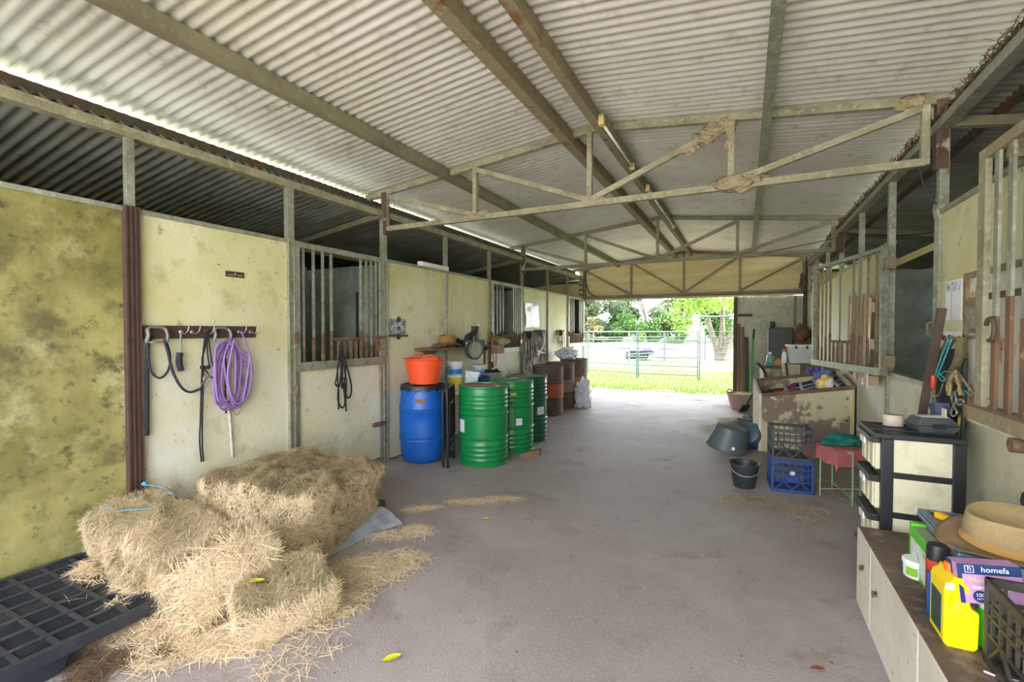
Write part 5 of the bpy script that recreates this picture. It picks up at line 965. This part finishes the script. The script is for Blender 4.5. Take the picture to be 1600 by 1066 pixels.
board(FL, FR, zf['FL'], zf['FR'], .03, binm, 'front_panel'); board(BL, BR, zf['BL'], zf['BR'], .03, binm, 'back_panel', inn=(0, -1)); board((FL[0]-.03, FL[1]), (BL[0]-.03, BL[1]), zf['FL'], zf['BL'], .03, binw, 'side_panel', inn=(1, 0)); board(FR, BR, zf['FR'], zf['BR'], .03, binw, 'side_panel', inn=(-1, 0))
wpart('rim', G().bar((FL[0], FL[1]-.004, zf['FL']-.02), (FR[0], FR[1]-.004, zf['FR']-.02), .01, .045), binrim, t); wpart('rim', G().bar((BL[0], BL[1]-.035, zf['BL']-.02), (BR[0], BR[1]-.035, zf['BR']-.02), .012, .04), binrim, t)
wpart('corner_strip', G().box(FR[0]-.02, FR[0]+.005, FR[1]-.008, FR[1]+.0, 0, zf['FR']), M('yellowed_strip', S(190, 176, 110), .6), t); wpart('floor_board', G().box(.2, 1.06, 6.5, 7.3, .04, .06), binm, t)
for z in (.2, .45, .7): wpart('bolt_head', G().lathe([(.012, 0), (.010, .008), (.002, .009)], 10, T((FR[0]-.06, FR[1]-.0, z))@RX(PI/2)), black, t)
plaid = bpy.data.materials.new('navy_plaid_rug'); plaid.use_nodes = True; nt = plaid.node_tree; N = nt.nodes; L = nt.links; pb = N['Principled BSDF']; pb.inputs['Roughness'].default_value = .9; tcn = N.new('ShaderNodeTexCoord'); prev = None
for dr_, sc_, col_ in (('X', 3.2, S(190, 196, 216)), ('Y', 3.2, S(190, 196, 216)), ('X', 1.6, S(150, 60, 80))):
    wv = N.new('ShaderNodeTexWave'); wv.bands_direction = dr_; wv.inputs['Scale'].default_value = sc_*.6; L.new(tcn.outputs['Object'], wv.inputs[0]); rp = N.new('ShaderNodeValToRGB'); rp.color_ramp.elements[0].position = .9; rp.color_ramp.elements[1].position = .94; L.new(wv.outputs['Fac'], rp.inputs[0]); mx = N.new('ShaderNodeMix'); mx.data_type = 'RGBA'
    if prev is None: mx.inputs[6].default_value = S(28, 34, 84)
    else: L.new(prev, mx.inputs[6])
    mx.inputs[7].default_value = col_; L.new(rp.outputs[0], mx.inputs[0]); prev = mx.outputs[2]
L.new(prev, pb.inputs['Base Color'])
def rugf(u, v):
    x = .42+.62*u; y = 6.52+.76*v; return Vector((x, y, .66+.17*u+.06*v+.05*noise.noise(Vector((u*3, v*3, 2)))-.12*max(0, .25-u)*4*.3))
one('horse_rug', G().grid(rugf, 24, 20), plaid, 'navy plaid horse rug heaped in the wooden bin', 'rug', smooth=True)
one('dark_rug', G().blob((.36, 6.72, .64), .15, 3, .3, (1., 1., .6)), M('black_rug', S(34, 32, 46), .9), 'black rug bunched at the left end of the wooden bin', 'rug', smooth=True)
one('red_cloth', G().blob((.43, 6.56, .70), .055, 3, .5, (1.4, .9, .8)), M('red_cloth', S(150, 44, 36), .8, mix=[(8, S(210, 190, 184), .6, .64)]), 'small red cloth at the front left of the wooden bin', 'cloth', smooth=True)
t = thing('feed_bag_roll', 'yellow and white plastic packet standing in the wooden bin', 'packet', (.86, 6.6, .78)); ypk = M('yellow_white_wrap', S(236, 190, 30), .4, mix=[(5, S(236, 232, 220), .5, .54), (9, S(220, 130, 30), .6, .66)], bump=(14, .4)); obj('packet_body', G().blob((0, 0, .06), .1, 3, .22, (.95, .6, 1)), ypk, t, smooth=True)
g = G()
for k in range(10): g.blob((.80+random.uniform(-.06, .06), 7.2+random.uniform(-.04, .04), .94+random.uniform(-.03, .04)), .028, 1, .5)
one('purple_netting', g, M('purple_net', S(104, 84, 170), .7), 'purple hay-net bundle at the back of the wooden bin', 'net', smooth=True)
one('blue_netting', G().blob((.9, 7.15, .9), .07, 3, .7, (1.2, .8, 1.1)), M('pale_blue_net', S(120, 136, 186), .7), 'pale blue net bundle beside the purple one in the bin', 'net', smooth=True)

# ---- far right corner
conb = M('mossy_cream_block', S(176, 172, 140), .85, mix=[(3, S(110, 108, 74), .5, .6), (20, S(190, 188, 160), .55, .7)], bump=(30, .4))
one('feed_bin', G().box(.52, .74, 8.1, 8.6, 0, .965), conb, 'pale mottled box stand beneath the clear tub', 'box', bevel=.008); one('feed_bin', G().box(.745, 1.1, 8.12, 8.6, 0, .975), M('mossy_block', S(112, 108, 70), .9, mix=[(5, S(86, 82, 50), .45, .65)], bump=(30, .5)), 'dark mossy box stand beside the pale one', 'box', bevel=.008)
t = thing('storage_tub', 'clear plastic storage tub with brown bread-like contents on the box stand', 'storage box', (.74, 8.3, .98))
cle = M('clear_tub_plastic', S(222, 228, 232), .2, alpha=.55); obj('tub_body', G().hexa([(-.13, -.17, 0), (.14, -.17, 0), (.14, .17, 0), (-.13, .17, 0), (-.16, -.2, .25), (.17, -.2, .25), (.17, .2, .25), (-.16, .2, .25)]), cle, t, bevel=.008); obj('lid', G().box(-.175, .185, -.21, .21, .25, .275), white, t, bevel=.005)
for x in (-.06, .08): obj('clip', G().box(x-.015, x+.015, -.22, -.205, .22, .265), black, t)
g = G().blob((.04, -.08, .08), .07, 2, .3, (1.2, .8, .9)).blob((.1, -.06, .07), .06, 2, .3); obj('contents', g, M('tan_contents', S(196, 148, 96), .8), t, smooth=True)
t = thing('work_table', 'small timber table with clutter by the sliding door', 'table', (.45, 8.75, 0)); obj('table_top', G().box(-.22, .2, -.2, .25, .86, .9), wood, t, bevel=.004); 
for x in (-.2, .17):
    for y in (-.18, .22): obj('leg', G().box(x-.02, x+.02, y-.02, y+.02, 0, .86), white if x < 0 else wood, t)
obj('back_panel', G().box(-.2, .2, -.16, -.14, .35, .86), conb, t)
one('tray', G().box(.3, .58, 8.6, 8.85, .9, .94), M('blue_tray', S(40, 120, 166), .5), 'flat blue tray on the small timber table', 'tray', bevel=.008)
t = thing('bottle', 'translucent green bottle on the timber table', 'bottle', (.37, 8.7, .94)); obj('bottle_body', G().lathe([(.05, 0), (.055, .006), (.055, .1), (.02, .15)], 18), M('pale_green_plastic', S(110, 160, 130), .35), t, auto=True); obj('cap', G().lathe([(.022, .15), (.022, .18), (.003, .18)], 14), lidw, t)
t = thing('spray_bottle', 'white spray bottle with red trigger beside the clear tub', 'bottle', (.545, 8.32, .966)); obj('bottle_body', G().lathe([(.03, 0), (.033, .005), (.033, .14), (.014, .18)], 18), white, t, auto=True); obj('trigger', G().box(-.03, .015, -.012, .012, .18, .22), redp, t, bevel=.004)
one('glove_pair', G().blob((.49, 8.58, .96), .06, 3, .6, (1.2, .8, .9)), M('tan_glove', S(170, 136, 76), .85), 'crumpled tan work gloves on the timber table', 'gloves', smooth=True)
one('plastic_jar', G().lathe([(.05, 0), (.055, .005), (.055, .12), (.04, .14), (.003, .14)], 20, T((.52, 8.50, .60))), M('blue_white_jar', S(170, 190, 214), .3), 'pale blue jar under the timber table edge', 'jar', auto=True)
t = thing('metal_cabinet', 'dark grey metal cabinet standing against the sliding door', 'cabinet', (.42, 10.72, 0)); cabm = M('dark_grey_cabinet', S(72, 78, 72), .6, .1, mix=[(4, S(56, 60, 56), .45, .65)])
obj('cabinet_body', G().box(0, .43, 0, .4, 0, 1.53), cabm, t, bevel=.006); obj('door', G().box(.02, .41, -.015, 0, .05, 1.5), cabm, t, bevel=.004); obj('pale_edge', G().box(-.012, .004, -.016, .02, 0, 1.53), galv, t); obj('handle', G().box(.05, .065, -.035, -.015, .8, .95), chrome, t)
one('paint_tin', G().lathe([(.05, 0), (.053, .004), (.053, .12), (.05, .124), (.045, .118), (.003, .118)], 20, T((.49, 10.85, 1.53))), M('dark_tin', S(46, 56, 52), .5), 'dark paint tin on top of the grey cabinet', 'tin', auto=True)
one('leather_saddle', G().blob((.98, 10.7, 1.42), .2, 3, .3, (.75, .9, .8)), M('brown_saddle', S(96, 62, 46), .6), 'brown leather saddle on a rack beside the grey cabinet', 'saddle', smooth=True); one('saddle_rack', G().box(.87, 1.1, 10.6, 10.9, 1.2, 1.27).box(.93, .99, 10.68, 10.74, 0, 1.2).box(1.0, 1.06, 10.8, 10.86, 0, 1.2), darkbeam, 'dark saddle rack under the brown saddle', 'rack')
# tools and timbers by the sliding door
for i, (x, top, r_, lb) in enumerate(((-.12, 1.62, .03, 'tallest grey-brown timber leaning on the sliding door edge'), (-.04, 1.55, .025, 'middle timber leaning beside the tallest one'), (.03, 1.32, .035, 'short dark timber leaning nearest the green broom'))):
    one('leaning_timber', G().bar((x+.02, YE-.16, 0), (x, YE+.03, top), r_*2, r_*1.3, (0, 1, 0)), wood if i < 2 else M('dark_brown_timber', S(82, 60, 46), .7), lb, 'timber')
t = thing('broom', 'broom with bright green handle leaning on the sliding door', 'broom', (.1, YE-.35, 0)); gh_ = M('bright_green_handle', S(70, 190, 60), .4)
wpart('handle', G().tube([(.1, YE-.35, .12), (.16, YE+.04, 1.3)], .014, 8), gh_, t, smooth=True); wpart('grip', G().tube([(.16, YE+.04, 1.3), (.175, YE+.05, 1.5)], .017, 8), black, t, smooth=True); wpart('broom_head', G().box(-.05, .25, YE-.42, YE-.32, 0, .12), M('grey_bristle', S(90, 100, 96), .8), t)
ptc = px_floor(1159, 8.8); t = flex_tub('dusty pink round tub with hay scraps by the far doorway', ptc, .26, .19, .30, M('dusty_pink_rubber', S(170, 138, 128), .6), rotz=1.0, n=36)
tag(obj('hay_scraps', G().blob((0, 0, .25), .2, 3, .3, (1.05, 1.05, .28)), M('pale_hay_scraps', S(176, 178, 118), .9, mix=[(20, S(120, 130, 70), .45, .65)], bump=(60, 1)), t, smooth=True), kind='stuff')
t = thing('stable_fork', 'manure fork with green and steel handle leaning over the wooden bin corner', 'fork', (.0, 8.1, 0))
pA, pB = at(1160, 643, 'z', .02), at(1211, 556, 'y', 8.72); mid = pA.lerp(pB, .62)
wpart('handle', G().tube([pA.lerp(pB, .12), pA.lerp(pB, .8)], .02, 8), M('dark_steel_handle', S(80, 90, 96), .4, .5), t, smooth=True); wpart('grip', G().tube([pA.lerp(pB, .8), pB], .024, 8), M('dark_green_grip', S(40, 120, 84), .5), t, smooth=True); wpart('fork_head', G().bar(pA, pA.lerp(pB, .12), .16, .03), M('dark_fork_plastic', S(36, 62, 58), .5), t)
for k in range(5): wpart('tine', G().bar(pA+Vector((-.07+.035*k, 0, .005)), pA+Vector((-.07+.035*k, -.16, .005)), .01, .012), M('dark_fork_plastic', S(36, 62, 58), .5), t)
one('hose_piece', G().tube(bez([at(1184, 568, 'y', 8.0), at(1193, 578, 'y', 7.9), at(1197, 592, 'y', 7.85), at(1198, 640, 'y', 7.8)]), .02, 8), black, 'curved black pipe sticking up behind the wooden bin', 'pipe', smooth=True)
one('shovel_handle', G().tube([at(1228, 568, 'y', 7.9), at(1232, 600, 'y', 7.7), at(1234, 660, 'y', 7.6)], .018, 8), darkbeam, 'dark curved handle standing between bin and box stand', 'handle', smooth=True)
one('blue_tarp', G().blob((.06, 8.0, .1), .1, 3, .5, (.8, 1.1, .9)), M('teal_white_tarp', S(120, 160, 170), .5, mix=[(5, S(40, 110, 120), .5, .56)]), 'small teal and white plastic heap beside the wooden bin', 'plastic', smooth=True)
one('soil_heap', G().blob((.02, 7.75, .06), .18, 3, .5, (1., 1.2, .55)), dirt, 'heap of dirt and straw against the wooden bin side', 'heap', smooth=True)
for i, (px, py, lb) in enumerate(((612, 1030, 'yellow leaf lying alone on the concrete nearest the camera'), (702, 784, 'small yellow-green leaf on concrete in front of the drums'), (368, 988, 'yellow-green leaf at the front edge of the nearest hay flake'), (398, 910, 'yellow leaf on top of the nearest hay flake'), (548, 850, 'green leaf on straw beside the grey sack'), (220, 985, 'yellow leaf between pallet corner and the hay'), (760, 812, 'tiny yellow leaf on the floor beyond the straw scatter'), (1278, 1046, 'brown leaf on the floor near the white chest'))):
    z = .195 if i == 3 else .006; c = at(px, py, 'z', z); l = .045 if i in (0, 2, 3, 5) else .03; a = random.uniform(0, 3)
    def leaff(u, v): 
        x = (u-.5)*2*l; wv = l*.45*math.sin(PI*min(1, max(0, u)))**.8*(v-.5)*2; return Vector((c.x+x*math.cos(a)-wv*math.sin(a), c.y+x*math.sin(a)+wv*math.cos(a), c.z+.006*abs(v-.5)*2+.004*math.sin(u*3)))
    one('fallen_leaf', G().grid(leaff, 8, 2), M('brown_leaf', S(140, 70, 50), .7) if i == 7 else M('yellow_leaf', S(206, 204, 50), .6), lb, 'leaf', 'fallen leaves on the floor', smooth=True)

g = G()
for k in range(260):
    x, y = random.uniform(-2.2, .5), 1.2+9.5*random.random()**1.3; s = random.uniform(.002, .006); a = random.uniform(0, 3); g.box(-s, s, -s*.45, s*.45, 0, s*.5, T((x, y, .0))@RZ(a))
o = obj('floor_debris', g, M('dark_debris', S(104, 92, 80), .9)); tag(o, 'small dark chips and dirt scattered along the concrete aisle', 'debris', kind='stuff')
n = 1500; Y = RNG.uniform(2.4, 8.5, n); P0 = np.stack([RNG.normal(1.1, .015, n), Y, 2.84+np.abs(RNG.normal(0, .018, n))], 1); D = RNG.normal(size=(n, 3))*np.array([[.5, 1, .5]]); D /= np.linalg.norm(D, axis=1)[:, None]
V, F, tt = strands(P0, np.tile([[0., 0, 1]], (n, 1))+RNG.normal(0, .3, (n, 3)), D, RNG.uniform(.02, .07, n), RNG.uniform(.004, .01, n), RNG.random(n), .2)
tag(obj('leaf_litter', np_mesh('leaf_litter', V, F, tt, M('brown_dry_leaves', S(120, 84, 54), .9, tone=[S(78, 60, 46), S(112, 88, 64), S(138, 112, 82)])), None), 'dry brown leaf litter lodged on the pale right eave beam', 'litter', kind='stuff')

# ================================================================== outside
pipe = M('pale_galvanised_pipe', S(96, 108, 108), .5, .3)
def yard_panel(label, a, b_, h=1.45, n=6):
    t = thing('yard_fence', label, 'fence panel', (a[0], a[1], -.07)); A, B = Vector((a[0], a[1], 0)), Vector((b_[0], b_[1], 0))
    for q in (A, B): wpart('upright', G().tube([q+Vector((0, 0, -.07)), q+Vector((0, 0, h))], .024, 6), pipe, t)
    for i in range(n): z = .08+(h-.1)*i/(n-1); wpart('rail', G().tube([A+Vector((0, 0, z)), B+Vector((0, 0, z))], .02, 6), pipe, t)
yard_panel('near yard panel on the left of the doorway view', (-5.02, 16.3), (-3.17, 15.62)); yard_panel('near yard panel in the middle of the doorway view', (-3.11, 15.6), (-1.3, 15.58)); yard_panel('yard panel continuing left behind the shed wall', (-6.9, 17.0), (-5.08, 16.32))
yard_panel('far yard panel seen left through the near panels', (-6.35, 21.4), (-4.98, 22.6)); yard_panel('far yard panel seen in the middle through the near panels', (-4.94, 22.65), (-3.7, 24.9)); yard_panel('far yard panel to the left of the pale green tree', (-3.66, 24.95), (-1.83, 25.8)); yard_panel('far yard panel behind the pale green tree trunk', (-1.8, 25.85), (.6, 25.9))
t = thing('yard_gate_frame', 'tall pipe gate frame at the right of the yard panels', 'gate frame', (-1.24, 15.6, -.07))
for x in (-1.24, .7): wpart('upright', G().tube([(x, 15.6, -.07), (x, 15.6, 1.9)], .026, 6), pipe, t)
wpart('top_bar', G().tube([(-1.24, 15.6, 1.9), (.7, 15.6, 1.9)], .026, 6), pipe, t); wpart('corner_brace', G().tube([(-1.24, 15.6, 1.62), (-.96, 15.6, 1.9)], .018, 6), pipe, t)
t = thing('ride_on_trolley', 'small dark trolley with a purple seat standing on the grass by the arena', 'trolley', (-5.0, 25.3, -.07)); 
for x in (-.42, .18):
    for y in (-.3, .3): obj('wheel', G().tube([(x, y-.07, .24), (x, y+.07, .24)], .26, 16), black, t)
obj('chassis', G().box(-.5, .75, -.28, .28, .3, .5), M('dark_chassis', S(52, 54, 56), .6), t, bevel=.02); obj('seat', G().box(.2, .62, -.25, .25, .5, .92), M('purple_seat', S(150, 130, 200), .6), t, bevel=.05); obj('tow_bar', G().bar((.75, 0, .4), (1.5, 0, .4), .05, .05), black, t)
leafm = {}
def leaf_mat(n, cols): leafm[n] = M(n, cols[1], .7, tone=cols, transl=.35); return leafm[n]
lf_far = leaf_mat('far_gum_leaves', [S(72, 92, 62), S(96, 114, 82), S(124, 138, 106)]); lf_lime = leaf_mat('lime_leaves', [S(90, 124, 40), S(118, 152, 56), S(150, 176, 80)]); lf_oliv = leaf_mat('olive_bush_leaves', [S(104, 106, 68), S(128, 126, 88), S(150, 146, 108)]); lf_green = leaf_mat('mid_green_leaves', [S(62, 96, 44), S(84, 120, 58), S(110, 142, 74)])
barkm = M('pale_bark', S(112, 104, 92), .9, mix=[(6, S(84, 76, 64), .45, .7)])
def tree(label, x, y, H, Rr, m, n=2200, ls=.28, z0=.25, trunk=True, name='tree', clusters=14, cat='tree', group='trees beyond the arena'):
    t = thing(name, label, cat, (x, y, -.07), 0, group)
    cs = []
    for k in range(clusters):
        th = RNG.uniform(0, 2*PI); rr = Rr*math.sqrt(RNG.random())*.75; zz = H*(z0+(1-z0)*RNG.random()); cs.append((rr*math.cos(th), rr*math.sin(th), zz, Rr*RNG.uniform(.3, .5)))
    ci = RNG.integers(0, clusters, n); C = np.array(cs)[ci]; D = RNG.normal(size=(n, 3)); D /= np.linalg.norm(D, axis=1)[:, None]
    Pp = C[:, :3]+D*C[:, 3:4]*(RNG.random((n, 1))**.4)*np.array([[1, 1, .8]]); Pp[:, 2] = np.clip(Pp[:, 2], .1, H*1.1)
    A = RNG.normal(size=(n, 3)); A /= np.linalg.norm(A, axis=1)[:, None]; B = np.cross(A, RNG.normal(size=(n, 3))); B /= np.linalg.norm(B, axis=1)[:, None]
    s = RNG.uniform(.6, 1.2, (n, 1))*ls*.5; V = np.stack([Pp-A*s, Pp-B*s*.5, Pp+A*s, Pp+B*s*.5], 1).reshape(-1, 3); F = np.arange(n*4).reshape(-1, 4)
    o = obj('foliage', np_mesh('foliage', V, F, np.repeat(np.clip(RNG.normal(.5, .25, n), 0, 1), 4), m), None, t); o['kind'] = 'stuff'
    if trunk:
        for k in range(3): c_ = cs[k]; obj('trunk' if k == 0 else 'branch', G().tube([(0, 0, 0), (c_[0]*.25, c_[1]*.25, c_[2]*.5), (c_[0], c_[1], c_[2])], [Rr*.06, Rr*.045, Rr*.015], 7), barkm, t, smooth=True)
    return t
kinds = [(lf_far, 'grey-green'), (lf_green, 'mid-green'), (lf_far, 'hazy green')]
pos = ['far left of the doorway view', 'left of the doorway view', 'left of the olive bushes', 'behind the olive bushes', 'middle of the doorway view', 'right of the middle', 'behind the lime tree', 'far right behind the sliding door', 'beyond the right wall', 'outside left beyond the wall']
for i, xx in enumerate((-31, -27.5, -23.5, -20, -16.5, -12.5, -8.5, -4, 1.5, -36)):
    y = 68+5*math.sin(i*2.1); H = (6.5, 7.2, 6.6, 7.4, 9.6, 10.5, 11, 11.5, 11, 8)[i]; m_, w0_ = kinds[i % 3]; tree('tall %s tree at the arena edge, %s' % (w0_, pos[i]), xx*y/70, y, H, 3.6, m_, 5200, .62, .06)
for i, xx in enumerate((-23, -20.3, -17.8, -14.2, -11, -7.5)): tree('rounded %s bush along the arena edge, %s' % ('olive' if i in (1, 2) else 'green', ('leftmost in the doorway', 'second from left', 'centre, palest', 'right of centre', 'fourth along', 'rightmost near the lime tree')[i]), xx, 60+(i % 2)*2, 3.4, 1.9, lf_oliv if i in (1, 2) else lf_green, 2600, .4, .06, False, 'bush', 9, 'bush', 'bushes beyond the arena')
t = tree('lime-green multi-trunked tree just beyond the yard panels on the right', -1.1, 26.2, 7.5, 2.7, lf_lime, 6500, .22, .28, False, clusters=22, group=None)
for k, (dx, dy, h_) in enumerate(((-.9, .2, 5.5), (.1, .5, 6.2), (1.1, -.3, 5.0), (1.7, .4, 5.8))): obj('trunk', G().tube(bez([(0+dx*.08, 0, 0), (dx*.25, dy*.2, .8), (dx*.7, dy*.6, 2.2), (dx*1.3, dy, h_)], 5), [.24-.2*i/15 for i in range(16)], 8), barkm, t, smooth=True)
gt = M('grass_blades', S(84, 116, 42), .8, tone=[S(68, 100, 32), S(94, 126, 46), S(130, 140, 72)], transl=.3)
n = 26000; X = RNG.uniform(-7, 2.5, n); Y = YE+.75+RNG.random(n)**1.6*7; P0 = np.stack([X, Y, np.full(n, -.06)], 1); Nn = np.tile([[0., 0, 1]], (n, 1)); D = RNG.normal(size=(n, 3))*np.array([[.35, .35, 0]])+np.array([[0, 0, 1.]])
l = RNG.uniform(.03, .09, n); aa = RNG.uniform(0, 2*PI, n); Wv = np.stack([np.cos(aa), np.sin(aa), np.zeros(n)], 1)*.006
V = np.stack([P0-Wv, P0+Wv, P0+D*l[:, None]], 1).reshape(-1, 3); tag(obj('grass_tufts', np_mesh('grass_tufts', V, np.arange(n*3).reshape(-1, 3), np.repeat(RNG.random(n), 3), gt), None), 'short green grass growing just outside the far doorway', 'grass', kind='stuff')
